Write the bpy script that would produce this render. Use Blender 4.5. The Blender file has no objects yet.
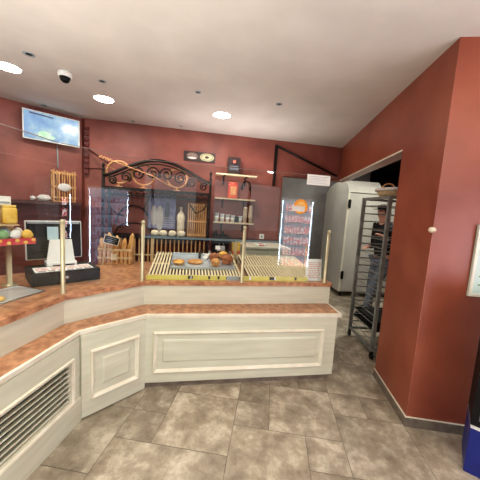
import bpy, bmesh, math, random
from mathutils import Vector, Matrix
random.seed(7)
SC = bpy.context.scene
COL = SC.collection
BY = 0.30727                      # heading of the back wall and of the long counter
T = Vector((math.cos(BY), math.sin(BY), 0)); N = Vector((-math.sin(BY), math.cos(BY), 0))
CEIL = 2.758

# ------------------------------------------------------------------ materials
def lin(c):
    o = []
    for v in c[:3]:
        v = v / 255.0
        o.append(v / 12.92 if v <= 0.04045 else ((v + 0.055) / 1.055) ** 2.4)
    return (o[0], o[1], o[2], 1.0)

def newmat(name):
    m = bpy.data.materials.new(name); m.use_nodes = True
    nt = m.node_tree
    return m, nt, nt.nodes['Principled BSDF']

def mat(name, a, b=None, scale=8.0, rough=0.5, metal=0.0, bump=0.0, stretch=(1, 1, 1), detail=4.0,
        lo=0.35, hi=0.65, emit=None, spec=0.5, bscale=None):
    m, nt, p = newmat(name)
    p.inputs['Roughness'].default_value = rough
    p.inputs['Metallic'].default_value = metal
    p.inputs['Specular IOR Level'].default_value = spec
    b = b or tuple(min(255, v * 1.06) for v in a)
    tc = nt.nodes.new('ShaderNodeTexCoord'); mp = nt.nodes.new('ShaderNodeMapping')
    mp.inputs['Scale'].default_value = stretch
    nt.links.new(tc.outputs['Object'], mp.inputs['Vector'])
    nz = nt.nodes.new('ShaderNodeTexNoise'); nz.inputs['Scale'].default_value = scale
    nz.inputs['Detail'].default_value = detail
    nt.links.new(mp.outputs['Vector'], nz.inputs['Vector'])
    cr = nt.nodes.new('ShaderNodeValToRGB')
    cr.color_ramp.elements[0].position = lo; cr.color_ramp.elements[0].color = lin(a)
    cr.color_ramp.elements[1].position = hi; cr.color_ramp.elements[1].color = lin(b)
    nt.links.new(nz.outputs['Fac'], cr.inputs['Fac'])
    nt.links.new(cr.outputs['Color'], p.inputs['Base Color'])
    if bump:
        n2 = nt.nodes.new('ShaderNodeTexNoise'); n2.inputs['Scale'].default_value = bscale or scale * 3
        n2.inputs['Detail'].default_value = 3
        nt.links.new(mp.outputs['Vector'], n2.inputs['Vector'])
        bp = nt.nodes.new('ShaderNodeBump'); bp.inputs['Strength'].default_value = bump
        bp.inputs['Distance'].default_value = 0.01
        nt.links.new(n2.outputs['Fac'], bp.inputs['Height']); nt.links.new(bp.outputs['Normal'], p.inputs['Normal'])
    if emit:
        nt.links.new(cr.outputs['Color'], p.inputs['Emission Color']); p.inputs['Emission Strength'].default_value = emit
    return m

def glassmat(name, ior=1.7, tint=(0.97, 0.99, 0.98), rough=0.0):
    m = bpy.data.materials.new(name); m.use_nodes = True
    nt = m.node_tree; nt.nodes.clear()
    out = nt.nodes.new('ShaderNodeOutputMaterial'); mix = nt.nodes.new('ShaderNodeMixShader')
    tr = nt.nodes.new('ShaderNodeBsdfTransparent'); tr.inputs['Color'].default_value = (*tint, 1)
    gl = nt.nodes.new('ShaderNodeBsdfGlossy'); gl.inputs['Roughness'].default_value = rough
    fr = nt.nodes.new('ShaderNodeFresnel'); fr.inputs['IOR'].default_value = ior
    ge = nt.nodes.new('ShaderNodeNewGeometry'); su = nt.nodes.new('ShaderNodeMath'); su.operation = 'SUBTRACT'
    su.inputs[0].default_value = 1.0; nt.links.new(ge.outputs['Backfacing'], su.inputs[1])
    mu = nt.nodes.new('ShaderNodeMath'); mu.operation = 'MULTIPLY'
    nt.links.new(fr.outputs['Fac'], mu.inputs[0]); nt.links.new(su.outputs[0], mu.inputs[1])
    nt.links.new(mu.outputs[0], mix.inputs['Fac']); nt.links.new(tr.outputs[0], mix.inputs[1]); nt.links.new(gl.outputs[0], mix.inputs[2])
    nt.links.new(mix.outputs[0], out.inputs['Surface'])
    return m

M = {}
M['stucco_back'] = mat('red_stucco_back', (126, 68, 60), (158, 90, 78), 2.2, 0.5, bump=0.12, bscale=9, detail=8)
M['stucco_right'] = mat('red_stucco_right', (138, 68, 48), (160, 86, 62), 1.8, 0.36, bump=0.10, bscale=10, detail=8)
M['panelling'] = mat('dark_red_boards', (84, 32, 32), (112, 50, 46), 5, 0.4, stretch=(0.3, 1, 9))
M['ceiling'] = mat('ceiling_paint', (206, 197, 190), (214, 205, 198), 3, 0.8)
M['dark_room'] = mat('dim_service_wall', (40, 34, 32), (52, 44, 40), 3, 0.8)  # dark walls, their near-black colour also carrying the room's poor lighting
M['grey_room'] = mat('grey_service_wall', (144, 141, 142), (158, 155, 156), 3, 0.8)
M['cream'] = mat('cream_wood', (200, 199, 179), (219, 218, 199), 4, 0.45, bump=0.03, stretch=(0.6, 1, 6), detail=5, lo=0.25, hi=0.75)
M['cream_trim'] = mat('cream_trim', (226, 219, 200), (238, 232, 216), 9, 0.4)
M['marble'] = mat('orange_granite', (146, 94, 64), (204, 152, 114), 22, 0.28, detail=10, lo=0.32, hi=0.66)
M['tile_skirt'] = mat('grey_skirting_tile', (108, 96, 86), (136, 124, 112), 14, 0.4)
M['grille_dark'] = mat('grille_dark', (70, 68, 60), (86, 84, 74), 4, 0.7)
M['chrome'] = mat('satin_gold_metal', (188, 178, 148), (206, 196, 166), 5, 0.4, metal=0.6)
M['steel'] = mat('brushed_steel', (178, 180, 182), (200, 202, 204), 6, 0.3, metal=0.9, stretch=(1, 14, 1))
M['tray'] = mat('tray_metal', (190, 198, 206), (210, 218, 224), 6, 0.3, metal=0.35)
M['plate'] = mat('bright_plate', (204, 206, 206), (224, 226, 226), 5, 0.3, metal=0.4)
M['rack'] = mat('rack_metal', (124, 125, 122), (152, 153, 150), 10, 0.38, metal=0.25)
M['glass'] = glassmat('clear_glass', 1.62)
M['shelf_glass'] = glassmat('blue_shelf_glass', 1.6, (0.45, 0.58, 0.66))
M['slat'] = mat('pale_slat_wood', (226, 206, 168), (240, 224, 190), 12, 0.5, stretch=(5, 0.6, 5))
M['slat_gap'] = mat('slat_gap_dark', (52, 36, 30), (66, 46, 38), 5, 0.7)
M['yellow'] = mat('yellow_plastic', (206, 190, 84), (222, 208, 110), 6, 0.4)
M['black'] = mat('black_plastic', (14, 13, 14), (22, 21, 22), 8, 0.5, spec=0.25)
M['screen'] = mat('screen_black', (12, 12, 14), (18, 18, 20), 3, 0.3, spec=0.2)
M['iron'] = mat('wrought_iron', (18, 15, 15), (30, 25, 25), 20, 0.45, metal=0.4)
M['wicker'] = mat('wicker', (184, 126, 84), (222, 172, 124), 60, 0.6, bump=0.3)
M['pale_wicker'] = mat('pale_wicker', (186, 158, 120), (216, 192, 156), 60, 0.6, bump=0.3)
M['crate_wood'] = mat('orange_slat_wood', (188, 134, 84), (222, 174, 118), 14, 0.55, stretch=(5, 5, 0.7))
M['wood'] = mat('light_wood', (196, 168, 124), (216, 190, 148), 12, 0.5, stretch=(1, 6, 6))
M['board'] = mat('pale_shelf_board', (206, 184, 150), (224, 204, 172), 10, 0.5, stretch=(1, 6, 6))
M['dark_wood'] = mat('dark_red_wood', (64, 34, 32), (86, 48, 42), 8, 0.4, stretch=(0.6, 6, 6))
M['paper'] = mat('white_paper', (236, 236, 232), (244, 244, 240), 6, 0.7)
M['blue_paper'] = mat('pale_blue_paper', (176, 204, 216), (196, 220, 228), 6, 0.7)
M['pink_print'] = mat('pink_print', (196, 150, 146), (232, 222, 218), 40, 0.6)
M['ink'] = mat('grey_ink', (150, 156, 160), (170, 176, 180), 6, 0.7)
M['red_ink'] = mat('red_ink', (204, 84, 76), (222, 120, 106), 6, 0.6)
M['green_ink'] = mat('green_ink', (92, 150, 96), (120, 170, 116), 6, 0.6)
M['bread'] = mat('baked_crust', (186, 118, 62), (226, 176, 112), 22, 0.6, bump=0.25)
M['bun'] = mat('brown_bun', (132, 74, 44), (184, 116, 72), 24, 0.55, bump=0.25)
M['pale_roll'] = mat('floured_roll', (214, 196, 166), (236, 224, 200), 14, 0.7, bump=0.2)
M['tart'] = mat('custard', (230, 170, 70), (244, 200, 110), 16, 0.4)
M['baguette'] = mat('baguette_crust', (196, 138, 74), (228, 184, 118), 18, 0.6, bump=0.2, stretch=(4, 4, 1))
M['white'] = mat('white_plastic', (228, 228, 226), (238, 238, 236), 6, 0.35)
M['offwhite'] = mat('offwhite_cloth', (206, 200, 196), (226, 220, 216), 8, 0.8)
M['cup'] = mat('paper_cup', (226, 230, 232), (240, 242, 244), 30, 0.5)
M['kraft'] = mat('kraft_cup', (196, 170, 146), (216, 194, 170), 24, 0.6)
M['orange'] = mat('orange_reflection', (240, 150, 30), (250, 176, 60), 5, 0.45)
M['bag'] = mat('coffee_bag', (196, 52, 40), (226, 106, 60), 7, 0.4)
M['bag_label'] = mat('bag_label', (226, 150, 90), (236, 180, 120), 18, 0.5)
M['plaque'] = mat('dark_plaque', (44, 30, 30), (62, 44, 42), 10, 0.45)
M['plaque_oval'] = mat('cream_oval', (186, 176, 140), (214, 204, 166), 22, 0.5)
M['plaque_dim'] = mat('dim_oval', (104, 84, 78), (150, 128, 116), 26, 0.5)
M['blue_lilac'] = mat('lilac_panel', (112, 112, 156), (158, 158, 196), 9, 0.5)
M['blue'] = mat('blue_panel', (22, 34, 116), (34, 48, 140), 3, 0.4)
M['appliance'] = mat('oven_enamel', (182, 178, 170), (194, 190, 182), 3, 0.4)
M['appliance_trim'] = mat('oven_edge', (212, 206, 190), (222, 216, 200), 3, 0.4)
M['skin'] = mat('skin', (206, 150, 130), (216, 162, 142), 8, 0.55)
M['cloth_black'] = mat('black_cloth', (20, 20, 24), (30, 30, 34), 20, 0.85)
M['denim'] = mat('grey_denim', (96, 104, 118), (118, 126, 140), 30, 0.85)
M['candy_red'] = mat('candy_red', (190, 44, 54), (214, 80, 86), 30, 0.35)
M['candy_white'] = mat('candy_white', (220, 218, 216), (236, 234, 232), 18, 0.35)
M['candy_green'] = mat('candy_green', (116, 156, 108), (150, 184, 134), 18, 0.35)
M['candy_yellow'] = mat('candy_yellow', (222, 178, 70), (236, 204, 110), 18, 0.35)
M['candy_blue'] = mat('candy_blue', (160, 184, 204), (188, 206, 220), 18, 0.35)
M['lamp'] = mat('lamp_glow', (255, 244, 230), (255, 246, 236), 1, 0.5, emit=26)
M['led'] = mat('led_glow', (200, 230, 255), (214, 238, 255), 1, 0.5, emit=34)
M['pavement'] = mat('pavement', (150, 148, 144), (170, 168, 164), 6, 0.8)
M['stock'] = mat('glowing_drinks_stock', (206, 60, 60), (236, 232, 230), 26, 0.4, lo=0.47, hi=0.53, emit=9.0)  # bottles glow by themselves in place of lighting inside the cooler
M['stock_dim'] = mat('dim_glowing_stock', (120, 96, 120), (190, 190, 214), 22, 0.4, lo=0.45, hi=0.55, emit=2.2)  # weaker self-glow for the cooler mirrored in the angled pane
M['cooler_inside_glow'] = mat('cooler_inside_glow', (170, 196, 220), (186, 210, 230), 3, 0.5, emit=3.0)  # lining glows, standing in for the lit cooler interior

M['edge'] = mat('glass_edge', (124, 104, 98), (138, 118, 112), 4, 0.3)
M['shelf_edge'] = mat('shelf_edge', (96, 116, 128), (116, 136, 146), 4, 0.3)
M['notice_green'] = mat('notice_green', (196, 214, 204), (212, 226, 218), 4, 0.5)

def floor_mat():
    m, nt, p = newmat('stone_tile')
    p.inputs['Roughness'].default_value = 0.42
    tc = nt.nodes.new('ShaderNodeTexCoord'); at = nt.nodes.new('ShaderNodeAttribute'); at.attribute_name = 'tint'
    nz = nt.nodes.new('ShaderNodeTexNoise'); nz.inputs['Scale'].default_value = 5.6; nz.inputs['Detail'].default_value = 12; nz.inputs['Roughness'].default_value = 0.7; nz.inputs['Distortion'].default_value = 0.15
    nz.noise_dimensions = '4D'
    mu = nt.nodes.new('ShaderNodeMath'); mu.operation = 'MULTIPLY'; mu.inputs[1].default_value = 23.0
    nt.links.new(at.outputs['Fac'], mu.inputs[0]); nt.links.new(mu.outputs[0], nz.inputs['W'])
    nt.links.new(tc.outputs['Object'], nz.inputs['Vector'])
    cr = nt.nodes.new('ShaderNodeValToRGB'); e = cr.color_ramp.elements
    e[0].position = 0.30; e[0].color = lin((118, 103, 86)); e[1].position = 0.66; e[1].color = lin((216, 204, 184))
    k = e.new(0.5); k.color = lin((168, 153, 133))
    nt.links.new(nz.outputs['Fac'], cr.inputs['Fac'])
    hs = nt.nodes.new('ShaderNodeHueSaturation'); hs.inputs['Saturation'].default_value = 0.95
    mr = nt.nodes.new('ShaderNodeMapRange'); mr.inputs['To Min'].default_value = 0.84; mr.inputs['To Max'].default_value = 1.14
    nt.links.new(at.outputs['Fac'], mr.inputs['Value']); nt.links.new(mr.outputs['Result'], hs.inputs['Value'])
    nt.links.new(cr.outputs['Color'], hs.inputs['Color']); nt.links.new(hs.outputs['Color'], p.inputs['Base Color'])
    bp = nt.nodes.new('ShaderNodeBump'); bp.inputs['Strength'].default_value = 0.15; bp.inputs['Distance'].default_value = 0.01
    nt.links.new(nz.outputs['Fac'], bp.inputs['Height']); nt.links.new(bp.outputs['Normal'], p.inputs['Normal'])
    return m
M['tile'] = floor_mat()
M['grout'] = mat('grout', (112, 100, 88), (124, 112, 100), 20, 0.8)

def tv_mat():
    m, nt, p = newmat('tv_picture')
    tc = nt.nodes.new('ShaderNodeTexCoord'); nz = nt.nodes.new('ShaderNodeTexNoise')
    nz.inputs['Scale'].default_value = 5.5; nz.inputs['Detail'].default_value = 3
    nt.links.new(tc.outputs['Object'], nz.inputs['Vector'])
    cr = nt.nodes.new('ShaderNodeValToRGB'); e = cr.color_ramp.elements
    e[0].position = 0.3; e[0].color = lin((126, 158, 204)); e[1].position = 0.68; e[1].color = lin((196, 220, 222))
    k = e.new(0.48); k.color = lin((150, 186, 218))
    nt.links.new(nz.outputs['Fac'], cr.inputs['Fac']); nt.links.new(cr.outputs['Color'], p.inputs['Emission Color'])
    p.inputs['Emission Strength'].default_value = 0.85; p.inputs['Base Color'].default_value = (0.02, 0.02, 0.02, 1); p.inputs['Roughness'].default_value = 0.2
    return m
M['tv'] = tv_mat()
M['tv_green'] = mat('tv_green', (140, 180, 150), (170, 204, 176), 12, 0.3, emit=0.6)
M['tv_dark'] = mat('tv_dark', (70, 74, 96), (90, 96, 120), 12, 0.3, emit=0.4)

# ------------------------------------------------------------------ geometry helpers
class MB:
    def __init__(s): s.bm = bmesh.new()
    def box(s, c, size, rot=None, bev=0.0, mi=0):
        mt = Matrix.Translation(Vector(c)) @ (rot.to_4x4() if rot is not None else Matrix.Identity(4)) @ Matrix.Diagonal((size[0], size[1], size[2], 1))
        r = bmesh.ops.create_cube(s.bm, size=1.0, matrix=mt)
        vs = r['verts']
        fs = set(f for v in vs for f in v.link_faces)
        for f in fs: f.material_index = mi
        if bev:
            es = list(set(e for v in vs for e in v.link_edges))
            bmesh.ops.bevel(s.bm, geom=es, offset=bev, segments=2, affect='EDGES', profile=0.6)
        return s
    def bb(s, x0, x1, y0, y1, z0, z1, bev=0.0, mi=0):
        return s.box(((x0 + x1) / 2, (y0 + y1) / 2, (z0 + z1) / 2), (abs(x1 - x0), abs(y1 - y0), abs(z1 - z0)), None, bev, mi)
    def bar(s, p, q, w, h, mi=0):
        p, q = Vector(p), Vector(q); d = q - p
        return s.box((p + q) / 2, (w, h, d.length), d.to_track_quat('Z', 'X').to_matrix(), 0, mi)
    def tube(s, pts, r, seg=8, closed=False, mi=0):
        pts = [Vector(p) for p in pts]; n = len(pts); rings = []
        rs = r if isinstance(r, (list, tuple)) else [r] * n
        up = None
        for i, p in enumerate(pts):
            if closed: d = pts[(i + 1) % n] - pts[i - 1]
            else: d = pts[min(i + 1, n - 1)] - pts[max(i - 1, 0)]
            d.normalize()
            if up is None: up = Vector((0, 0, 1)) if abs(d.z) < 0.9 else Vector((1, 0, 0))
            a = d.cross(up)
            if a.length < 1e-4: a = d.orthogonal()
            a.normalize(); b = a.cross(d); up = b
            rings.append([s.bm.verts.new(p + (a * math.cos(2 * math.pi * k / seg) + b * math.sin(2 * math.pi * k / seg)) * rs[i]) for k in range(seg)])
        for i in range(n if closed else n - 1):
            A, B = rings[i], rings[(i + 1) % n]
            for k in range(seg):
                f = s.bm.faces.new((A[k], A[(k + 1) % seg], B[(k + 1) % seg], B[k])); f.smooth = True; f.material_index = mi
        if not closed:
            s.bm.faces.new(rings[0][::-1]).material_index = mi; s.bm.faces.new(rings[-1]).material_index = mi
        return s
    def lathe(s, prof, c=(0, 0, 0), seg=16, rot=None, sc=(1, 1, 1), mi=0, smooth=True):
        c = Vector(c); rings = []
        for r, z in prof:
            ring = []
            for k in range(seg):
                a = 2 * math.pi * k / seg
                v = Vector((r * math.cos(a) * sc[0], r * math.sin(a) * sc[1], z * sc[2]))
                if rot is not None: v = rot @ v
                ring.append(s.bm.verts.new(c + v))
            rings.append(ring)
        for A, B in zip(rings, rings[1:]):
            for k in range(seg):
                f = s.bm.faces.new((A[k], A[(k + 1) % seg], B[(k + 1) % seg], B[k])); f.smooth = smooth; f.material_index = mi
        if prof[0][0] > 1e-6: s.bm.faces.new(rings[0][::-1]).material_index = mi
        if prof[-1][0] > 1e-6: s.bm.faces.new(rings[-1]).material_index = mi
        return s
    def ball(s, c, r, seg=12, rot=None, mi=0):
        if not isinstance(r, (list, tuple)): r = (r, r, r)
        prof = [(max(1e-5, math.sin(math.pi * i / 8)) if i not in (0, 8) else 1e-5, -math.cos(math.pi * i / 8)) for i in range(9)]
        return s.lathe(prof, c, seg, rot, r, mi)
    def prism(s, poly, z0, z1, mi=0):
        a = [s.bm.verts.new((p[0], p[1], z0)) for p in poly]; b = [s.bm.verts.new((p[0], p[1], z1)) for p in poly]
        n = len(poly); fs = [s.bm.faces.new(a[::-1]), s.bm.faces.new(b)]
        for i in range(n): fs.append(s.bm.faces.new((a[i], a[(i + 1) % n], b[(i + 1) % n], b[i])))
        for f in fs: f.material_index = mi
        bmesh.ops.recalc_face_normals(s.bm, faces=fs)
        return s
    def prism_y(s, poly, y0, y1, mi=0):          # poly in (x, z), extruded along y
        a = [s.bm.verts.new((p[0], y0, p[1])) for p in poly]; b = [s.bm.verts.new((p[0], y1, p[1])) for p in poly]
        n = len(poly); fs = [s.bm.faces.new(a[::-1]), s.bm.faces.new(b)]
        for i in range(n): fs.append(s.bm.faces.new((a[i], a[(i + 1) % n], b[(i + 1) % n], b[i])))
        for f in fs: f.material_index = mi
        bmesh.ops.recalc_face_normals(s.bm, faces=fs)
        return s
    def frame(s, x0, x1, z0, z1, steps, y=0.0, mi=0):   # moulded rectangle on plane y, steps = [(inset, depth towards viewer)]
        loops = []
        for ins, d in steps:
            loops.append([s.bm.verts.new((px, y - d, pz)) for px, pz in ((x0 + ins, z0 + ins), (x1 - ins, z0 + ins), (x1 - ins, z1 - ins), (x0 + ins, z1 - ins))])
        fs = []
        for A, B in zip(loops, loops[1:]):
            for k in range(4): fs.append(s.bm.faces.new((A[k], A[(k + 1) % 4], B[(k + 1) % 4], B[k])))
        for f in fs: f.material_index = mi
        return s, loops
    def build(s, name, m, parent=None, smooth=False):
        me = bpy.data.meshes.new(name); s.bm.normal_update(); s.bm.to_mesh(me); s.bm.free()
        ms = m if isinstance(m, (list, tuple)) else [m]
        for x in ms: me.materials.append(M[x] if isinstance(x, str) else x)
        if smooth:
            for p in me.polygons: p.use_smooth = True
        o = bpy.data.objects.new(name, me); COL.objects.link(o)
        if parent is not None: o.parent = parent
        return o

def tag(o, label, cat, group=None, kind=None):
    o['label'] = label; o['category'] = cat
    if group: o['group'] = group
    if kind: o['kind'] = kind
    return o
def struct(o): o['kind'] = 'structure'; return o
def thing(name, label, cat, loc, rz=0.0, group=None, rx=0.0):
    o = bpy.data.objects.new(name, None); COL.objects.link(o); o.empty_display_size = 0.05
    o.location = loc; o.rotation_euler = (rx, 0, rz)
    return tag(o, label, cat, group)
def dup(root, loc, label, rz=None, sc=None):
    r = root.copy(); COL.objects.link(r); r.location = loc; r['label'] = label
    if rz is not None: r.rotation_euler.z = rz
    if sc: r.scale = sc
    for ch in list(root.children):
        c = ch.copy(); COL.objects.link(c); c.parent = r
        for g in list(ch.children):
            d = g.copy(); COL.objects.link(d); d.parent = c
    return r
def W(u, v, z=0.0):
    p = T * u + N * v; return (p.x, p.y, z)
LA = math.radians(53.47); L0 = Vector((-2.93, 3.80, 0)); LT = Vector((math.cos(LA), math.sin(LA), 0)); LN = Vector((math.sin(LA), -math.cos(LA), 0))
def WL(s, off, z=0.0):
    p = L0 + LT * s + LN * off; return (p.x, p.y, z)
def uvpt(u, v): p = T * u + N * v; return (p.x, p.y)
def lwpt(s, o): p = L0 + LT * s + LN * o; return (p.x, p.y)

# ------------------------------------------------------------------ camera
f_px, PITCH, ROLL, YAW, H = 266.2, 0.110658, 0.06335, -0.11786, 1.55
cy, sy = math.cos(YAW), math.sin(YAW)
fw = Vector((sy, cy, 0)); rt = Vector((cy, -sy, 0)); up = Vector((0, 0, 1))
fw2 = fw * math.cos(PITCH) - up * math.sin(PITCH); up2 = up * math.cos(PITCH) + fw * math.sin(PITCH)
r3 = rt * math.cos(ROLL) + up2 * math.sin(ROLL); u3 = up2 * math.cos(ROLL) - rt * math.sin(ROLL)
cam = bpy.data.cameras.new('camera'); cam.sensor_fit = 'HORIZONTAL'; cam.sensor_width = 36; cam.lens = f_px / 480 * 36; cam.clip_start = 0.02
co = bpy.data.objects.new('camera', cam); COL.objects.link(co)
co.matrix_world = Matrix(((r3.x, u3.x, -fw2.x, 0), (r3.y, u3.y, -fw2.y, 0), (r3.z, u3.z, -fw2.z, H), (0, 0, 0, 1)))
SC.camera = co

# ------------------------------------------------------------------ the setting
XF, YF = 4.8, -2.6
def make_floor():
    mb = MB(); bm = mb.bm
    lay = bm.loops.layers.float_color.new('tint')
    def face(x0, x1, y0, y1, z, mi, t):
        f = bm.faces.new([bm.verts.new(p) for p in ((x0, y0, z), (x1, y0, z), (x1, y1, z), (x0, y1, z))]); f.material_index = mi
        for l in f.loops: l[lay] = (t, t, t, 1)
    face(-5.4, 5.4, -3.0, 8.2, -0.003, 1, 0.5)
    m, ox, oy = 0.256, 0.084, 1.77
    used = set()
    I0, I1, J0, J1 = -21, 20, -18, 25
    def put(i, j, w, h):
        for a in range(w):
            for b in range(h): used.add((i + a, j + b))
        g = 0.002
        face(ox + m * i + g, ox + m * (i + w) - g, oy + m * j + g, oy + m * (j + h) - g, 0.0, 0, random.random())
    fixed = [(0, 0, 2, 2), (-1, 0, 1, 1), (-3, -1, 2, 2), (-4, -1, 1, 1), (-1, -2, 2, 2), (1, -1, 1, 1), (2, -1, 2, 2), (2, 1, 1, 1), (3, 1, 1, 1), (2, 2, 2, 2), (-4, 0, 1, 2), (-6, -2, 2, 2), (-4, -3, 3, 2), (-3, 1, 2, 1), (1, -3, 1, 2), (2, -3, 2, 2), (-1, -4, 2, 2)]
    for t in fixed: put(*t)
    for j in range(J0, J1):
        for i in range(I0, I1):
            if (i, j) in used: continue
            for w, h in random.choice([[(2, 2), (2, 1), (1, 1)], [(2, 2), (1, 2), (1, 1)], [(1, 1)], [(2, 1), (1, 1)], [(2, 2), (1, 1)]]):
                if all((i + a, j + b) not in used for a in range(w) for b in range(h)):
                    put(i, j, w, h); break
            else:
                if (i, j) not in used: put(i, j, 1, 1)
    return mb.build('floor', ['tile', 'grout'])
struct(make_floor())
mb = MB(); mb.bb(-5.4, 5.4, -3.0, 5.25, CEIL, CEIL + 0.1); struct(mb.build('ceiling', 'ceiling'))
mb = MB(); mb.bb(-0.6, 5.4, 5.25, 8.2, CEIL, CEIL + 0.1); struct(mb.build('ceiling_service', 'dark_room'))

mb = MB()
mb.prism([uvpt(-1.585, 4.464), uvpt(1.534, 4.464), uvpt(1.534, 4.60), uvpt(-1.7, 4.60)], 0, CEIL)
mb.prism([uvpt(1.534, 4.464), uvpt(2.72, 4.464), uvpt(2.72, 4.60), uvpt(1.534, 4.60)], 2.182, CEIL)
struct(mb.build('wall_back', 'stucco_back'))
mb = MB(); mb.prism([lwpt(0.0, 0), lwpt(-3.25, 0), lwpt(-3.25, -0.14), lwpt(0.1, -0.14)], 0, CEIL); struct(mb.build('wall_left', 'stucco_back'))
mb = MB(); mb.bb(-5.0, -4.86, -2.6, 1.25, 0, CEIL); struct(mb.build('wall_left_front', 'stucco_back'))
mb = MB()
mb.prism([(1.117, 2.020), (XF, 1.99), (XF, 2.16), (1.30, 2.18), (1.30, 2.65), (1.117, 2.65)], 0, CEIL)
mb.bb(1.117, 1.27, 2.65, 5.02, 2.182, CEIL)
struct(mb.build('wall_right', 'stucco_right'))
mb = MB(); mb.bb(XF, XF + 0.14, YF, 2.16, 0, CEIL); struct(mb.build('wall_right_far', 'stucco_right'))
# lighter plaster edge of the opening, left jamb side
mb = MB(); mb.bb(1.1145, 1.1225, 2.65, 4.98, 2.178, 2.192); struct(mb.build('trim_1', 'cream_trim'))
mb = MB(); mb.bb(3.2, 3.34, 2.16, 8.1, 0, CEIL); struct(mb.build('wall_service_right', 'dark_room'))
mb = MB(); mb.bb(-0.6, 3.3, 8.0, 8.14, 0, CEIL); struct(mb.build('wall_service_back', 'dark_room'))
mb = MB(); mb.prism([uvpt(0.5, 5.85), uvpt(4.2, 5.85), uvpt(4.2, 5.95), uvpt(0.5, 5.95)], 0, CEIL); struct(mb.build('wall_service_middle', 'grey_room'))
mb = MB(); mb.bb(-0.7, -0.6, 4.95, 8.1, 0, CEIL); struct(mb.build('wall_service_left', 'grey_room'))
# shop front with three windows
mb = MB(); mb.bb(-5.0, XF, YF - 0.14, YF, 0, 0.45); mb.bb(-5.0, XF, YF - 0.14, YF, 2.45, CEIL)
WX = [(-4.4, -1.9), (-1.5, 1.0), (1.4, 3.9)]
xs = [-5.0] + [v for w in WX for v in w] + [XF]
for a, b in zip(xs[::2], xs[1::2]): mb.bb(a, b, YF - 0.14, YF, 0.45, 2.45)
struct(mb.build('wall_front', 'stucco_right'))
for k, (a, b) in enumerate(WX):
    mb = MB(); t = 0.06
    mb.bb(a, b, YF - 0.11, YF - 0.03, 0.45, 0.45 + t); mb.bb(a, b, YF - 0.11, YF - 0.03, 2.45 - t, 2.45)
    mb.bb(a, a + t, YF - 0.11, YF - 0.03, 0.45, 2.45); mb.bb(b - t, b, YF - 0.11, YF - 0.03, 0.45, 2.45)
    mb.bb((a + b) / 2 - 0.03, (a + b) / 2 + 0.03, YF - 0.11, YF - 0.03, 0.45, 2.45)
    w = struct(mb.build('window_%d' % (k + 1), 'dark_wood'))
    mb = MB(); mb.bb(a + t, b - t, YF - 0.075, YF - 0.065, 0.51, 2.39); mb.build('window_pane', 'glass', w)
mb = MB(); mb.bb(-14, 14, -14, -3.0, -0.12, -0.02); struct(mb.build('street_pavement', 'pavement'))
# skirting
mb = MB(); mb.bb(1.105, 1.117, 2.008, 2.65, 0, 0.074); mb.prism([(1.105, 2.008), (XF, 1.978), (XF, 1.99), (1.117, 2.020)], 0, 0.074)
struct(mb.build('baseboard_right', 'tile_skirt'))
mb = MB(); mb.bb(1.104, 1.117, 2.007, 2.65, 0.074, 0.078); mb.prism([(1.104, 2.007), (XF, 1.977), (XF, 1.99), (1.117, 2.020)], 0.074, 0.078)
struct(mb.build('trim_2', 'cream_trim'))
M['worn_highlight'] = mat('worn_plaster_highlight', (176, 100, 84), (206, 150, 134), 30, 0.5)
mb = MB(); mb.tube([(1.1185, 2.0215, 0.08), (1.1185, 2.0215, 1.45)], 0.002, 6); struct(mb.build('trim_4', 'worn_highlight'))  # pale strip on the worn pillar edge, highlight put into its colour
# dark red boarding under the left shelf
mb = MB(); mb.prism([lwpt(-3.2, 0.0), lwpt(-0.0, 0.0), lwpt(-0.015, 0.02), lwpt(-3.2, 0.02)], 0, 1.46); mb.prism([uvpt(-1.58, 4.444), uvpt(-1.2, 4.444), uvpt(-1.2, 4.464), uvpt(-1.585, 4.464)], 0, 1.46)
struct(mb.build('trim_3', 'panelling'))

# ------------------------------------------------------------------ the counter
def isect(p, d, q, e):
    den = d[0] * e[1] - d[1] * e[0]; s = ((q[0] - p[0]) * e[1] - (q[1] - p[1]) * e[0]) / den
    return (p[0] + d[0] * s, p[1] + d[1] * s)
YA0 = -1.2
def offpoly(pts, d):              # move a polyline d away from the room side, mitred at the bends
    segs = []
    for p, q in zip(pts, pts[1:]):
        L = math.hypot(q[0] - p[0], q[1] - p[1]); dx, dy = (q[0] - p[0]) / L, (q[1] - p[1]) / L
        segs.append(((p[0] - dy * d, p[1] + dx * d), (dx, dy)))
    out = [segs[0][0]]
    for a, b in zip(segs, segs[1:]): out.append(isect(a[0], a[1], b[0], b[1]))
    L = math.hypot(pts[-1][0] - pts[-2][0], pts[-1][1] - pts[-2][1]); out.append((segs[-1][0][0] + segs[-1][1][0] * L, segs[-1][0][1] + segs[-1][1][1] * L))
    return out
def trim_end(pts, cut):           # shorten (or lengthen) the far end
    p, q = pts[-2], pts[-1]; L = math.hypot(q[0] - p[0], q[1] - p[1]); k = (L - cut) / L
    return pts[:-1] + [(p[0] + (q[0] - p[0]) * k, p[1] + (q[1] - p[1]) * k)]
BASE = [(-1.24, YA0), (-1.237, 1.596), (-0.964, 1.987), (0.663, 2.479)]
EDGE = [(-1.257, YA0), (-1.252, 1.602), (-0.958, 1.986), (0.700, 2.474)]
RISER = [(-1.45, YA0), (-1.434, 1.672), (-1.092, 2.195), (0.632, 2.754)]
AB_ANG = math.atan2(BASE[2][1] - BASE[1][1], BASE[2][0] - BASE[1][0]); CC_ANG = math.atan2(BASE[3][1] - BASE[2][1], BASE[3][0] - BASE[2][0])
def ring(mb, o1, o2, z0, z1, secs=(0, 1, 2), mi=0):
    for i in secs: mb.prism([o1[i], o1[i + 1], o2[i + 1], o2[i]], z0, z1, mi)
    return mb
base = BASE; ledge_in = RISER; riser_in = offpoly(RISER, 0.035)
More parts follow.
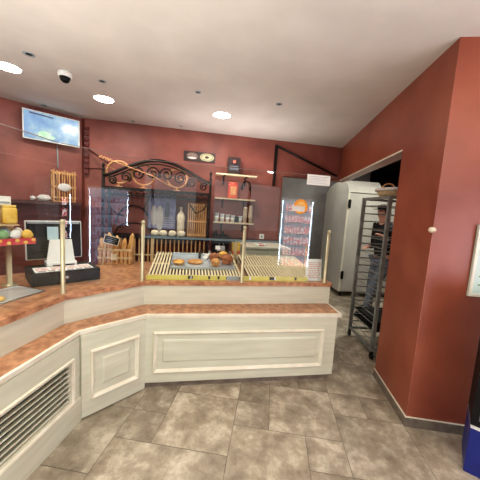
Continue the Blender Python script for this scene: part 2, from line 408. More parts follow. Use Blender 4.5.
toe = trim_end(offpoly(BASE, 0.03), 0.03); toe_in = trim_end(offpoly(BASE, 0.18), 0.03)
ZL0, ZL = 0.624, 0.657
ZS0, ZS = 0.837, 0.874
def section(idx, name, label, origin, ang):
    t = thing(name, label, 'counter cabinet', (origin[0], origin[1], 0), ang, 'sections of the angled counter base')
    return t, Matrix.Rotation(-ang, 4, 'Z') @ Matrix.Translation((-origin[0], -origin[1], 0))
def local_ring(mat_, o1, o2, z0, z1, i, mb=None):
    mb = mb or MB()
    pts = [mat_ @ Vector((p[0], p[1], 0)) for p in (o1[i], o1[i + 1], o2[i + 1], o2[i])]
    return mb.prism([(p.x, p.y) for p in pts], z0, z1)
def mouldings(t, y, x0, x1, z0, z1, X0, X1, Z0, Z1):
    mb = MB(); mb.frame(x0, x1, z0, z1, [(0, 0), (0.003, 0.016), (0.010, 0.022), (0.020, 0.014), (0.026, 0.004), (0.03, 0)], y); mb.build('outer_moulding', 'cream_trim', t)
    mb = MB(); s, loops = mb.frame(X0, X1, Z0, Z1, [(0, -0.002), (0.0, 0.004), (0.014, 0.010)], y); mb.bm.faces.new(loops[-1]); mb.build('raised_panel', 'cream', t)
# long section
tC, mC = section(2, 'counter_cabinet', 'long cream counter section with a wide raised panel facing the room', base[2], CC_ANG)
local_ring(mC, base, ledge_in, 0.06, ZL0, 2).build('cabinet_body', 'cream', tC)
local_ring(mC, ledge_in, riser_in, 0.06, ZS0, 2).build('riser', 'cream', tC)
local_ring(mC, toe, toe_in, 0.0, 0.06, 2).build('toe_kick', 'tile_skirt', tC)
u0 = -0.318
mouldings(tC, 0.0, -0.257 - u0, 1.262 - u0, 0.150, 0.512, -0.182 - u0, 1.193 - u0, 0.242, 0.440)
# corner section
tB, mB_ = section(1, 'counter_cabinet', 'short angled cream counter section with a near-square raised panel, at the bend', base[1], AB_ANG)
local_ring(mB_, base, ledge_in, 0.012, ZL0, 1).build('cabinet_body', 'cream', tB)
local_ring(mB_, ledge_in, riser_in, 0.06, ZS0, 1).build('riser', 'cream', tB)
local_ring(mB_, toe, toe_in, 0.0, 0.06, 1).build('toe_kick', 'tile_skirt', tB)
mouldings(tB, 0.0, 0.055, 0.418, 0.135, 0.507, 0.135, 0.342, 0.220, 0.426)
# grille section (runs towards the camera on the left)
tA = thing('counter_cabinet', 'cream counter section with a slatted ventilation grille, nearest the camera on the left', 'counter cabinet', (-1.24, 1.596, 0), math.pi / 2, 'sections of the angled counter base')
mA = Matrix.Rotation(-math.pi / 2, 4, 'Z') @ Matrix.Translation((1.24, -1.596, 0))   # local x = +y, local y = -x
mb = MB()
g0, g1, gz0, gz1 = -1.15, -0.075, 0.19, 0.478     # opening, local x from the bend
xl, xr = YA0 - 1.596, None
mb.bb(xl, 0.0, 0.012, 0.05, gz1, ZL0); mb.bb(xl, 0.0, 0.012, 0.05, 0.06, gz0); mb.bb(g1, 0.0, 0.012, 0.05, gz0, gz1); mb.bb(xl, g0, 0.012, 0.05, gz0, gz1)
mb.bb(xl, 0.0, 0.14, 0.18, 0.06, ZL0)
mb.build('cabinet_body', 'cream', tA)
mb = MB(); mb.prism_y([(xl, 0.0), (0.0, 0.0), (0.0, 0.17), (xl, 0.17)], 0.0, 0.03); mb.build('plinth', 'cream', tA)
mb = MB(); mb.bb(xl, 0.002, 0.0, 0.035, 0.17, 0.182, 0.004); mb.build('plinth_moulding', 'cream_trim', tA)
local_ring(mA, ledge_in, riser_in, 0.06, ZS0, 0).build('riser', 'cream', tA)
mb = MB(); s, lp = mb.frame(g0 - 0.02, g1 + 0.02, gz0 - 0.02, gz1 + 0.02, [(0, 0), (0.003, 0.014), (0.012, 0.012), (0.02, -0.004), (0.022, -0.03)], 0.012); mb.build('grille_frame', 'cream_trim', tA)
mb = MB(); mb.bb(g0, g1, 0.10, 0.11, gz0, gz1); mb.build('grille_backing', 'grille_dark', tA)
mb = MB(); nsl = 8
for k in range(nsl):
    z = gz0 + (k + 0.5) * (gz1 - gz0) / nsl
    mb.box(((g0 + g1) / 2, 0.036, z), (g1 - g0, 0.026, 0.0085), Matrix.Rotation(math.radians(-12), 3, 'X'))
mb.build('grille_slats', 'cream', tA)
# lower marble ledge
t = thing('marble_ledge', 'low orange-brown granite ledge with a cream edge running along the counter front', 'counter ledge', (base[2][0], base[2][1], ZL0), 0)
mv = Vector((base[2][0], base[2][1], ZL0))
def shift(o): return [(p[0] - mv.x, p[1] - mv.y) for p in o]
tr0 = EDGE; tr1 = trim_end(offpoly(EDGE, 0.02), 0.02); tr2 = offpoly(EDGE, 0.009); in1 = trim_end(RISER, 0.02)
mb = MB(); ring(mb, shift(tr1), shift(in1), 0.004, ZL - ZL0); mb.build('ledge_top', 'marble', t)
mb = MB(); ring(mb, shift(tr0), shift(tr1), 0.012, ZL - ZL0 + 0.002); ring(mb, shift(tr2), shift(tr1), 0.0, 0.012)
mb.prism([shift(tr1)[3], shift(tr0)[3], shift(RISER)[3], shift(in1)[3]], 0.0, ZL - ZL0 + 0.002)
mb.build('ledge_edge', 'cream_trim', t)
# worktop
s0 = trim_end(offpoly(RISER, -0.012), -0.012); s1 = offpoly(RISER, 0.84); s1[3] = uvpt(1.428, 3.30); s1[0] = (-2.29, YA0)
mb = MB(); ring(mb, s0, s1, ZS0, ZS)
bmesh.ops.remove_doubles(mb.bm, verts=mb.bm.verts, dist=0.0005)
tag(mb.build('worktop', 'marble'), 'orange-brown granite worktop that the glass screen, till and pastry grids stand on', 'worktop')
# staff side of the counter under the worktop
q0 = offpoly(RISER, 0.78); q1 = offpoly(RISER, 0.81)
mb = MB(); ring(mb, q0, q1, 0.0, ZS0)
mb.prism([riser_in[3], q0[3], (q0[3][0] - 0.03, q0[3][1] - 0.01), (riser_in[3][0] - 0.03, riser_in[3][1] - 0.01)], 0.0, ZS0)
tag(mb.build('counter_back_panel', 'cream'), 'plain cream panel closing the staff side of the counter', 'counter panel')

# ------------------------------------------------------------------ # ------------------------------------------------------------------ glass screen and posts
P1, P2, P3, P4 = (-1.466, 1.71), (-1.116, 2.20), (-0.25, 2.446), (0.562, 2.722)
P1 = (-1.458, 1.697)
def post(px, py, label, first=None, h=0.53):
    if first: return dup(first, (px, py, ZS), label)
    t = thing('screen_post', label, 'post', (px, py, ZS), 0, 'satin metal posts holding the glass screen')
    mb = MB(); mb.lathe([(0.02, 0), (0.02, 0.006), (0.015, 0.012), (0.015, h - 0.03)], seg=14); mb.build('shaft', 'chrome', t)
    mb = MB(); mb.lathe([(0.013, h - 0.034), (0.017, h - 0.03), (0.013, h - 0.024)], seg=14); mb.ball((0, 0, h - 0.012), 0.019); mb.build('finial', 'chrome', t)
    return t
p0 = post(P1[0] + 0.0, P1[1] + 0.0, 'ball-topped metal post in front of the black till')
post(P2[0], P2[1], 'ball-topped metal post at the bend of the counter, left of the pastry grid', p0)
post(P3[0], P3[1], 'ball-topped metal post between the two slatted pastry grids', p0)
post(P4[0], P4[1], 'ball-topped metal post at the far right end of the counter', p0)
GT = 1.928
def pane(name, a, b, label, back=0.02):
    d = Vector((b[0] - a[0], b[1] - a[1], 0)); L = d.length; ang = math.atan2(d.y, d.x)
    t = thing(name, label, 'glass screen', (a[0], a[1], ZS), ang, 'panes of the counter glass screen')
    mb = MB(); mb.bb(0.003, L - 0.003, back, back + 0.008, 0.002, GT - ZS); mb.build('pane', 'glass', t)
    mb = MB(); mb.bb(0.003, L - 0.003, back - 0.0005, back + 0.0085, GT - ZS, GT - ZS + 0.003); mb.build('polished_edge', 'edge', t)
    return t
M['edge'] = mat('glass_edge', (124, 104, 98), (138, 118, 112), 4, 0.3)
pane('glass_screen', (P1[0], -0.9), P1, 'clear glass pane left of the till post, over the grille section')
pane('glass_screen', P1, P2, 'clear angled glass pane standing between the till post and the bend post')
gend = Vector((P4[0], P4[1], 0)) + T * 0.045
pane('glass_screen', P2, (gend.x, gend.y), 'long clear glass pane in front of the pastry grids')
GD = Vector((gend.x - P2[0], gend.y - P2[1], 0)).normalized(); GN = Vector((-GD.y, GD.x, 0)); GA = math.atan2(GD.y, GD.x)
GU0 = Vector((P2[0], P2[1], 0)).dot(T)
def G(u, off, z):            # a point on the customer side of the long pane
    p = Vector((P2[0], P2[1], 0)) + GD * (u - GU0) + GN * (0.02 - off); return (p.x, p.y, z)
VG = 2.45    # inner side of the long pane
# price rails
def rail(u0, u1, label, tags):
    t = thing('price_rail', label, 'price rail', W(u0, VG + 0.022, ZS), BY, 'yellow price rails')
    mb = MB(); L = u1 - u0; mb.box((L / 2, 0.006, 0.022), (L, 0.004, 0.042), Matrix.Rotation(-0.15, 3, 'X')); mb.bb(0, L, 0.0, 0.02, 0, 0.004); mb.build('rail_strip', 'yellow', t)
    for x, w, m in tags:
        mb = MB(); mb.box((x, 0.0025, 0.025), (w, 0.003, 0.030), Matrix.Rotation(-0.15, 3, 'X'), 0.001)
        mb.build('price_tag', m, t)
    return t
rail(-0.37, 0.36, 'yellow price rail along the glass under the baking tray', [(0.395, 0.045, 'black'), (0.40, 0.02, 'white'), (0.57, 0.02, 'plaque'), (0.66, 0.02, 'plaque')])
rail(0.52, 1.2, 'yellow price rail along the glass under the empty right pastry grid', [(0.08, 0.02, 'white'), (0.30, 0.05, 'plaque'), (0.33, 0.02, 'white'), (0.55, 0.02, 'plaque')])
t = thing('card_holder', 'small grey clip strip on the worktop beside the yellow rail', 'card holder', W(0.37, VG + 0.022, ZS), BY)
mb = MB(); mb.box((0.06, 0.008, 0.02), (0.12, 0.004, 0.04), Matrix.Rotation(-0.15, 3, 'X')); mb.bb(0, 0.12, 0, 0.02, 0, 0.004); mb.build('strip', 'ink', t)

# slanted slatted grids
SL = math.atan(0.15)
def grid(u0, u1, label, name='pastry_grid'):
    t = thing(name, label, 'pastry grid', W(u0, 2.54, 0.8852), BY, 'slatted wooden pastry grids', SL)
    t.rotation_mode = 'XYZ'
    w = u1 - u0; d = 0.72
    mb = MB(); n = int(w / 0.031)
    for k in range(n):
        x = (k + 0.5) * w / n
        mb.bb(x - 0.008, x + 0.008, 0, d, 0.0, 0.012)
    mb.build('slats', 'slat', t)
    mb = MB(); mb.bb(0, w, 0.02, 0.05, -0.006, 0.0005); mb.bb(0, w, d / 2 - 0.015, d / 2 + 0.015, -0.006, 0.0005); mb.bb(0, w, d - 0.05, d - 0.02, -0.006, 0.0005); mb.build('cross_battens', 'slat', t)
    mb = MB(); mb.bb(0, w, 0.0, d, -0.0105, -0.006); mb.build('base_board', 'slat_gap', t)
    for fx in (0.0, w - 0.03):
        mb = MB(); mb.bb(fx, fx + 0.03, d - 0.06, d - 0.03, -0.108, -0.0105); mb.build('foot', 'slat', t)
    return t
grid(-0.375, 0.535, 'slatted wooden grid carrying the metal pastry tray')
grid(0.60, 1.36, 'empty slatted wooden grid right of the middle post')
def zs(v): return 0.8852 + 0.15 * (v - 2.54) + 0.013
# baking tray
t = thing('baking_tray', 'grey metal baking tray on the left slatted grid', 'tray', W(-0.18, 2.71, zs(2.71)), BY, None, SL)
mb = MB(); w, d = 0.66, 0.45
mb.bb(0, w, 0, d, 0, 0.003)
for a in ((0, w, 0, 0.006), (0, w, d - 0.006, d), (0, 0.006, 0, d), (w - 0.006, w, 0, d)): mb.bb(a[0], a[1], a[2], a[3], 0, 0.02)
mb.build('tray_body', 'tray', t)
mb = MB(); pts = [(0, 0, 0.02), (w, 0, 0.02), (w, d, 0.02), (0, d, 0.02)]; mb.tube(pts, 0.004, 6, True); mb.build('tray_rim', 'steel', t)
def on(u, v, h=0.004): return W(u, v, zs(v) + h)
# pastries
t = thing('custard_tart', 'small round golden tart at the left end of the tray', 'pastry', on(-0.10, 2.84), BY, None, SL)
mb = MB(); mb.lathe([(0.045, 0), (0.062, 0.025), (0.066, 0.032), (0.057, 0.03), (0.055, 0.022)], seg=18); mb.build('crust', 'bread', t)
mb = MB(); mb.lathe([(0.056, 0.021), (0.036, 0.027), (0.0001, 0.028)], seg=18); mb.build('filling', 'tart', t)
t = thing('flat_pastry', 'flat golden pastry in the middle of the tray', 'pastry', on(0.075, 2.885), BY, None, SL)
mb = MB(); mb.lathe([(0.07, 0), (0.085, 0.012), (0.078, 0.024), (0.045, 0.03), (0.0001, 0.032)], seg=20, sc=(1, 0.75, 1)); mb.build('pastry_base', 'bread', t)
mb = MB()
for k in range(5): mb.bar((-0.05 + k * 0.022, -0.03, 0.031), (-0.035 + k * 0.022, 0.03, 0.031), 0.007, 0.004)
mb.build('pastry_lattice', 'tart', t)
def muffin(u, v, r, label, m='bun', top='bun', first=None):
    t = thing('muffin', label, 'muffin', on(u, v), BY + u * 5, 'muffins on the tray', SL)
    mb = MB(); prof = [(r * 0.72, 0), (r * 0.95, r * 0.75)]
    mb.lathe(prof, seg=20); mb.build('muffin_base', m, t)
    mb = MB(); mb.lathe([(r * 0.95, r * 0.74), (r * 1.12, r * 0.9), (r * 1.05, r * 1.15), (r * 0.75, r * 1.5), (r * 0.35, r * 1.68), (0.0001, r * 1.72)], seg=20)
    for v_ in mb.bm.verts: v_.co += Vector((random.uniform(-1, 1), random.uniform(-1, 1), random.uniform(-1, 1))) * r * 0.05
    mb.build('muffin_top', top, t)
muffin(0.28, 2.80, 0.050, 'pale muffin at the front of the muffin cluster on the tray', 'bread', 'bread')
muffin(0.275, 2.95, 0.056, 'brown muffin behind the pale one, beneath the white price card')
muffin(0.413, 2.87, 0.064, 'largest dark brown muffin at the right end of the tray')
muffin(0.39, 3.04, 0.052, 'golden muffin at the back right of the tray', 'bread', 'tart')
for u, v, lab in ((0.185, 2.985, 'small crumpled white paper cup on the tray beside the tongs'), (0.21, 3.065, 'second white paper cup, just left of the muffins')):
    t = thing('paper_case', lab, 'paper cup', on(u, v), BY, 'white paper cases on the tray', SL)
    mb = MB(); mb.lathe([(0.02, 0), (0.03, 0.035), (0.029, 0.035), (0.019, 0.003), (0.0001, 0.003)], seg=18)
    for i, v_ in enumerate(mb.bm.verts): v_.co.x *= 1 + 0.06 * (i % 2)
    mb.build('case_wall', 'paper', t)
t = thing('price_card', 'white price card on a clip above the muffins', 'price card', on(0.335, 3.08), BY, None)
mb = MB(); mb.bar((0, 0.03, 0.0), (0, 0.03, 0.12), 0.004, 0.004); mb.build('clip_stem', 'steel', t)
mb = MB(); mb.box((0, 0.024, 0.115), (0.055, 0.002, 0.045), Matrix.Rotation(-0.2, 3, 'X')); mb.build('card', 'paper', t)
t = thing('serving_tongs', 'black serving tongs leaning across the back of the tray', 'tongs', on(0.115, 3.02, 0.01), BY, None)
mb = MB(); mb.tube([(0, -0.02, 0.01), (0.005, 0.05, 0.05), (0.025, 0.12, 0.07), (0.07, 0.15, 0.072)], 0.007, 8); mb.build('tong_arm', 'black', t)
mb = MB(); mb.tube([(0.012, -0.02, 0.004), (0.02, 0.05, 0.04), (0.035, 0.12, 0.066), (0.07, 0.15, 0.072)], 0.006, 8); mb.build('tong_arm', 'black', t)

# glass shelf behind the grids
t = thing('glass_serving_shelf', 'dark bluish glass shelf on wooden legs behind the pastry grids', 'shelf', W(-0.52, 3.31, ZS), BY)
mb = MB(); mb.bb(0, 2.1, -0.06, 0.20, 0.295, 0.307); mb.build('shelf_pane', 'shelf_glass', t)
mb = MB(); mb.bb(0, 2.1, -0.064, -0.056, 0.288, 0.312); mb.build('front_edge', 'shelf_edge', t)

for x in (0.09, 1.10, 2.06):
    mb = MB(); mb.bb(x - 0.018, x + 0.018, -0.03, 0.0, 0.001, 0.295, 0.003); mb.build('leg', 'wood', t)
for k, (u, l) in enumerate(((-0.42, 'leftmost of the four floured rolls on the glass shelf'), (-0.32, 'second floured roll from the left on the glass shelf'), (-0.21, 'third floured roll from the left on the glass shelf'), (-0.10, 'rightmost floured roll on the glass shelf, by the orange crate'))):
    mb = MB(); mb.lathe([(0.03, 0), (0.046, 0.012), (0.05, 0.03), (0.042, 0.052), (0.022, 0.064), (0.0001, 0.067)], seg=18, sc=(1, 0.85, 1))
    for v_ in mb.bm.verts: v_.co += Vector((random.uniform(-1, 1), random.uniform(-1, 1), random.uniform(-1, 1))) * 0.002
    o = mb.build('bread_roll', 'pale_roll'); o.location = W(u, 3.40, ZS + 0.307); tag(o, l, 'bread roll', 'floured rolls on the glass shelf')

# wooden bin of baguettes at the bend
t = thing('bread_bin', 'slatted wooden bread bin standing on the worktop left of the bend post', 'bread bin', W(-0.96, 3.07, ZS), BY)
mb = MB()
for k in range(8): mb.bb(0.0 + k * 0.044, 0.03 + k * 0.044, 0, 0.01, 0.0, 0.17)
mb.bb(0, 0.34, 0.14, 0.15, 0, 0.2); mb.bb(0, 0.01, 0, 0.15, 0, 0.2); mb.bb(0.33, 0.34, 0, 0.15, 0, 0.2)
mb.build('bin_slats', 'crate_wood', t)
mb = MB(); mb.bb(0, 0.34, 0, 0.15, 0, 0.01); mb.build('bin_floor', 'crate_wood', t)
mb = MB(); mb.bb(-0.006, 0.346, -0.006, 0.0, 0.06, 0.085); mb.bb(-0.006, 0.346, -0.006, 0.0, 0.15, 0.175); mb.build('bin_bands', 'wood', t)
mb = MB(); mb.bb(0.13, 0.19, -0.009, -0.0065, 0.05, 0.12); mb.build('bin_label', 'pale_roll', t)
labs = ['first baguette from the left in the wooden bread bin', 'second baguette from the left in the wooden bread bin', 'middle baguette in the wooden bread bin', 'second baguette from the right in the wooden bread bin', 'last baguette on the right in the wooden bread bin']
for k, l in enumerate(labs):
    h = 0.27 + 0.03 * ((k * 2) % 3)
    mb = MB(); dx = 0.012 * (k - 2)
    mb.tube([(0, 0, 0.0), (dx * .3, 0, 0.02), (dx, 0.0, h * .5), (dx * 1.6, 0, h * 0.9), (dx * 1.8, 0, h)], [0.012, 0.026, 0.03, 0.024, 0.008], 10)
    o = mb.build('baguette', 'baguette', None, True); o.location = W(-0.91 + k * 0.06, 3.15, ZS + 0.012); o.rotation_euler.z = BY; tag(o, l, 'baguette', 'baguettes in the bread bin')
t = thing('chalk_sign', 'small tilted black price board with pale frame on a stick', 'chalkboard', W(-0.90, 3.02, ZS), BY)
mb = MB(); mb.bar((0, 0, 0), (0.03, 0, 0.26), 0.014, 0.01); mb.build('stick', 'wood', t)
R_ = Matrix.Rotation(math.radians(14), 3, 'Y')
mb = MB(); mb.box((0.09, -0.008, 0.275), (0.15, 0.006, 0.085), R_); mb.build('board', 'black', t)
mb = MB()
for a, b in ((-1, 0), (1, 0)): mb.box(Vector((0.09, -0.010, 0.275)) + R_ @ Vector((a * 0.075, 0, 0)), (0.008, 0.008, 0.093), R_)
for b in (-1, 1): mb.box(Vector((0.09, -0.010, 0.275)) + R_ @ Vector((0, 0, b * 0.0425)), (0.158, 0.008, 0.008), R_)
mb.build('frame', 'pale_roll', t)
mb = MB()
for k, (a, w_) in enumerate(((0.02, 0.09), (0.0, 0.11), (-0.02, 0.07))): mb.box(Vector((0.09, -0.0116, 0.275)) + R_ @ Vector((0, 0, a)), (w_, 0.001, 0.004), R_)
mb.build('chalk_lines', 'ink', t)

# ------------------------------------------------------------------ till
DA = math.radians(52)
def TD(x, y, z):
    return (-1.752 + math.cos(DA) * x - math.sin(DA) * y, 1.735 + math.sin(DA) * x + math.cos(DA) * y, ZS + z)
t = thing('cash_drawer', 'black cash drawer on the worktop behind the till post', 'cash drawer', TD(0, 0, 0), DA)
mb = MB(); mb.bb(0, 0.48, 0, 0.35, 0.004, 0.105, 0.008); mb.build('drawer_case', 'black', t)
mb = MB(); mb.bb(0.03, 0.45, -0.006, 0.0, 0.018, 0.09, 0.002); mb.build('drawer_front', 'screen', t)
mb = MB(); mb.lathe([(0.012, 0), (0.012, 0.004), (0.006, 0.005)], (0.23, -0.006, 0.055), 12, Matrix.Rotation(math.pi / 2, 3, 'X')); mb.build('lock', 'steel', t)
t = thing('printed_leaflets', 'pink and white printed sheets spread on top of the cash drawer', 'leaflet', TD(0.03, 0.02, 0.106), DA)
mb = MB(); mb.bb(0, 0.40, 0, 0.17, 0, 0.004); mb.build('sheet', 'paper', t)
for k in range(4):
    mb = MB(); mb.bb(0.012 + k * 0.098, 0.095 + k * 0.098, 0.03, 0.15, 0.004, 0.0055); mb.build('printed_block', 'pink_print', t)
mb = MB()
for k in range(6): mb.bb(0.02 + k * 0.063, 0.065 + k * 0.063, 0.006, 0.02, 0.004, 0.0055)
mb.build('printed_line', 'black', t)
t = thing('receipt_printer', 'white receipt printer with a broad paper sheet standing out of it, behind the till post', 'receipt printer', TD(0.13, 0.20, 0.106), DA)
mb = MB(); mb.bb(0, 0.22, 0, 0.13, 0, 0.035, 0.006); mb.build('printer_body', 'white', t)
mb = MB(); mb.bb(0.04, 0.20, -0.003, 0.004, 0.0, 0.014); mb.build('paper_slot', 'black', t)
mb = MB(); mb.prism_y([(0.005, 0.03), (0.215, 0.03), (0.19, 0.225), (0.03, 0.225)], 0.05, 0.053); o = mb.build('paper_sheet', 'paper', t)
t = thing('till_monitor', 'black till screen with a thin white border, behind the receipt printer', 'monitor', TD(0.232, 0.42, -0.0), DA)
Rm = Matrix.Rotation(-0.10, 3, 'X')
def rm(p): return Rm @ Vector(p)
mb = MB(); mb.box(rm((0, 0, 0.305)), (0.43, 0.03, 0.345), Rm, 0.006); mb.build('monitor_case', 'white', t)
mb = MB(); mb.box(rm((0, -0.016, 0.303)), (0.412, 0.003, 0.327), Rm); mb.build('screen', 'screen', t)
mb = MB(); mb.box(rm((0, -0.0165, 0.457)), (0.395, 0.003, 0.014), Rm); mb.build('top_strip', 'ink', t)
mb = MB(); mb.bar((0, 0.03, 0.0), (0, 0.04, 0.2), 0.05, 0.03); mb.build('stand', 'black', t)
mb = MB(); mb.bb(-0.09, 0.09, -0.06, 0.055, 0, 0.012, 0.004); mb.build('stand_base', 'black', t)
o = MB(); o.box((0, 0, 0), (0.082, 0.002, 0.115), Rm); o = o.build('paper_note', 'blue_paper'); o.location = TD(0.205, 0.377, 0.37); o.rotation_euler.z = DA
tag(o, 'pale blue paper note stuck on the till screen', 'paper note')
# steel plate left of the till
t = thing('steel_plate', 'shiny steel plate on the worktop at the left edge, before the till', 'plate', (-1.60, 1.45, ZS), math.radians(84))
mb = MB(); mb.bb(-0.42, 0.25, 0.03, 0.30, 0.0, 0.006, 0.002); mb.build('plate_top', 'plate', t)
mb = MB(); mb.tube([(-0.42, 0.03, 0.008), (0.25, 0.03, 0.008), (0.25, 0.30, 0.008), (-0.42, 0.30, 0.008)], 0.004, 6, True); mb.build('plate_rim', 'steel', t)
o = MB(); o.lathe([(0.05, 0), (0.06, 0.01), (0.05, 0.022), (0.0001, 0.03)], seg=18, sc=(1.5, 0.9, 1)); o = o.build('flat_bread', 'tart'); o.location = (-1.72, 1.40, ZS + 0.0065); o.rotation_euler.z = 1.2
tag(o, 'yellow flat bread lying on the steel plate', 'bread')

# candy stand
CA = math.radians(66)
CB = Vector((-1.95, 1.75, ZS))
t = thing('candy_stand', 'sweets stand on a gold pole at the left edge, with a red fronted tray', 'display stand', CB, CA)
mb = MB(); mb.lathe([(0.05, 0), (0.05, 0.008), (0.018, 0.014), (0.018, 0.335)], seg=16); mb.build('pole', 'chrome', t)
mb = MB(); mb.bb(-0.55, 0.135, -0.10, 0.14, 0.335, 0.345); mb.bb(-0.55, 0.135, -0.105, -0.10, 0.322, 0.368); mb.bb(0.13, 0.135, -0.1, 0.14, 0.335, 0.362); mb.build('tray', 'candy_red', t)
mb = MB(); mb.bb(-0.55, 0.07, 0.10, 0.115, 0.345, 0.60); mb.build('back_board', 'wood', t)
mb = MB(); mb.bb(-0.55, 0.065, -0.02, 0.10, 0.455, 0.465); mb.build('upper_shelf', 'wood', t)
for k in range(9):
    mb = MB(); mb.ball((-0.28 + k * 0.05, -0.1065, 0.345 + 0.008 * (-1) ** k), (0.014, 0.002, 0.012), 10); mb.build('front_dot', 'candy_yellow', t)
cm = ['candy_white', 'candy_green', 'candy_yellow', 'candy_white', 'candy_blue', 'candy_red']
names = {'candy_white': 'white', 'candy_green': 'green', 'candy_yellow': 'yellow', 'candy_blue': 'pale blue', 'candy_red': 'red'}
def cpt(x, y, z): return (CB.x + math.cos(CA) * x - math.sin(CA) * y, CB.y + math.sin(CA) * x + math.cos(CA) * y, ZS + z)
seq = ['candy_yellow', 'candy_white', 'candy_green', 'candy_white', 'candy_red', 'candy_white']
wh = ['first', 'second', 'third', 'fourth', 'fifth', 'sixth']
for k in range(6):
    mb = MB(); mb.ball((0, 0, 0.04), (0.036, 0.034, 0.042), 12); mb.tube([(-0.036, 0, 0.035), (-0.024, 0, 0.035)], [0.016, 0.004], 8); mb.tube([(0.024, 0, 0.035), (0.036, 0, 0.035)], [0.004, 0.016], 8)
    o = mb.build('wrapped_sweet', seq[k], None, True); o.location = cpt(0.10 - k * 0.072, -0.05, 0.346); o.rotation_euler.z = CA + 0.3 * k
    tag(o, '%s sweet in front row of red tray, %s from right end' % (names[seq[k]], wh[k]), 'sweet', 'sweets in the front row of the red tray')
seq2 = ['candy_white', 'candy_blue', 'candy_white', 'candy_green', 'candy_blue']
for k in range(5):
    mb = MB(); mb.ball((0, 0, 0.045), (0.034, 0.03, 0.046), 12); mb.tube([(-0.04, 0, 0.045), (-0.028, 0, 0.045)], [0.018, 0.005], 8); mb.tube([(0.028, 0, 0.045), (0.04, 0, 0.045)], [0.005, 0.018], 8)
    o = mb.build('wrapped_sweet', seq2[k], None, True); o.location = cpt(0.075 - k * 0.08, 0.045, 0.346); o.rotation_euler.z = CA - 0.2 * k
    tag(o, '%s sweet in back row of red tray, %s from right end' % (names[seq2[k]], wh[k]), 'sweet', 'sweets in the back row of the red tray')
for k, (x, m, nm, sz, lab) in enumerate(((0.02, 'candy_yellow', 'sweet_bag', (0.09, 0.05, 0.12), 'orange-yellow bag of sweets on the upper shelf of the sweets stand'), (-0.085, 'candy_yellow', 'sweet_bag', (0.09, 0.05, 0.11), 'second yellow bag further left on the upper shelf of the sweets stand'))):
    o = MB(); o.box((0, 0, sz[2] / 2), sz, None, 0.018); o.box((0, 0, sz[2] + 0.008), (sz[0] * 0.9, 0.006, 0.025)); o = o.build(nm, m, None, True); o.location = cpt(x, 0.02, 0.467); o.rotation_euler.z = CA
    tag(o, lab, 'bag of sweets', 'bags on the sweets stand')
t = thing('candy_box', 'pale carton on top of the sweets stand at the left edge', 'box', cpt(0.0, 0.107, 0.601), CA)
mb = MB(); mb.bb(-0.06, 0.05, -0.03, 0.03, 0, 0.07, 0.003); mb.build('carton', 'paper', t)
mb = MB(); mb.bb(-0.05, 0.04, -0.032, -0.03, 0.015, 0.03); mb.build('carton_stripe', 'ink', t)

# ------------------------------------------------------------------ left wall: tv, shelf, crate
RL = LA
t = thing('wall_tv', 'white-framed television on the left wall showing a pale blue picture', 'television', WL(-0.39, 0.12, 2.49), RL - 0.06)
tw, th = 0.645, 0.375
mb = MB(); mb.bb(-tw / 2, tw / 2, -0.0, 0.035, -th / 2, th / 2, 0.004); mb.build('tv_case', 'black', t)
mb = MB(); mb.frame(-tw / 2, tw / 2, -th / 2, th / 2, [(0, 0), (0.002, 0.01), (0.014, 0.01), (0.016, 0.0)], 0.0); mb.build('tv_frame', 'white', t)
mb = MB(); mb.bb(-tw / 2 + 0.015, tw / 2 - 0.015, -0.003, 0.0, -th / 2 + 0.015, th / 2 - 0.015); sc = mb.build('tv_screen', 'tv', t)
mb = MB(); mb.ball((-0.09, -0.0035, -0.10), (0.075, 0.001, 0.045), 14); mb.ball((-0.03, -0.0035, -0.12), (0.06, 0.001, 0.025), 14); mb.build('picture_patch', 'tv_green', sc)
mb = MB(); mb.box((-0.12, -0.0035, 0.145), (0.26, 0.001, 0.018), Matrix.Rotation(0.04, 3, 'Y')); mb.build('picture_band', 'tv_dark', sc)
mb = MB(); mb.bb(-0.05, 0.05, 0.035, 0.115, -0.05, 0.05); mb.build('wall_bracket', 'black', t)
mb = MB(); mb.tube([WL(-0.315, 0.012, 2.31), WL(-0.312, 0.014, 2.12), WL(-0.31, 0.012, 1.98)], 0.009, 8)
tag(mb.build('tv_cable', 'ink'), 'grey cable duct hanging from the television down to the crate', 'cable')
t = thing('wall_shelf', 'dark wooden shelf on the left wall above the till', 'shelf', WL(-1.6, 0.0, 1.46), RL)
mb = MB(); mb.bb(0, 1.55, -0.20, -0.002, 0, 0.05, 0.004); mb.build('shelf_board', 'dark_wood', t)
for x in (0.2, 1.35):
    mb = MB(); mb.bb(x - 0.015, x + 0.015, -0.16, -0.002, -0.02, 0); mb.bar((x, -0.15, -0.01), (x, -0.024, -0.12), 0.02, 0.02); mb.build('shelf_support', 'dark_wood', t)
t = thing('slatted_crate', 'upright orange wooden slat crate on the dark wall shelf under the television', 'crate', WL(-0.40, 0.16, 1.511), RL)
cw, cd, ch = 0.275, 0.13, 0.44
mb = MB()
for k in range(5): mb.bb(k * cw / 4.3, k * cw / 4.3 + 0.016, 0, 0.008, 0, ch - 0.02 * (k % 2)); mb.bb(k * cw / 4.3, k * cw / 4.3 + 0.016, cd - 0.008, cd, 0, ch)
mb.build('crate_slats', 'crate_wood', t)
mb = MB(); mb.bb(0, cw, 0, cd, 0, 0.012)
mb.build('crate_floor', 'crate_wood', t)
for z in (0.05, 0.20, 0.39):
    mb = MB(); mb.bb(-0.004, cw + 0.004, -0.006, 0, z, z + 0.022); mb.bb(-0.004, cw + 0.004, cd, cd + 0.006, z, z + 0.022); mb.bb(-0.008, 0, 0, cd, z, z + 0.022); mb.bb(cw, cw + 0.008, 0, cd, z, z + 0.022); mb.build('crate_band', 'crate_wood', t)
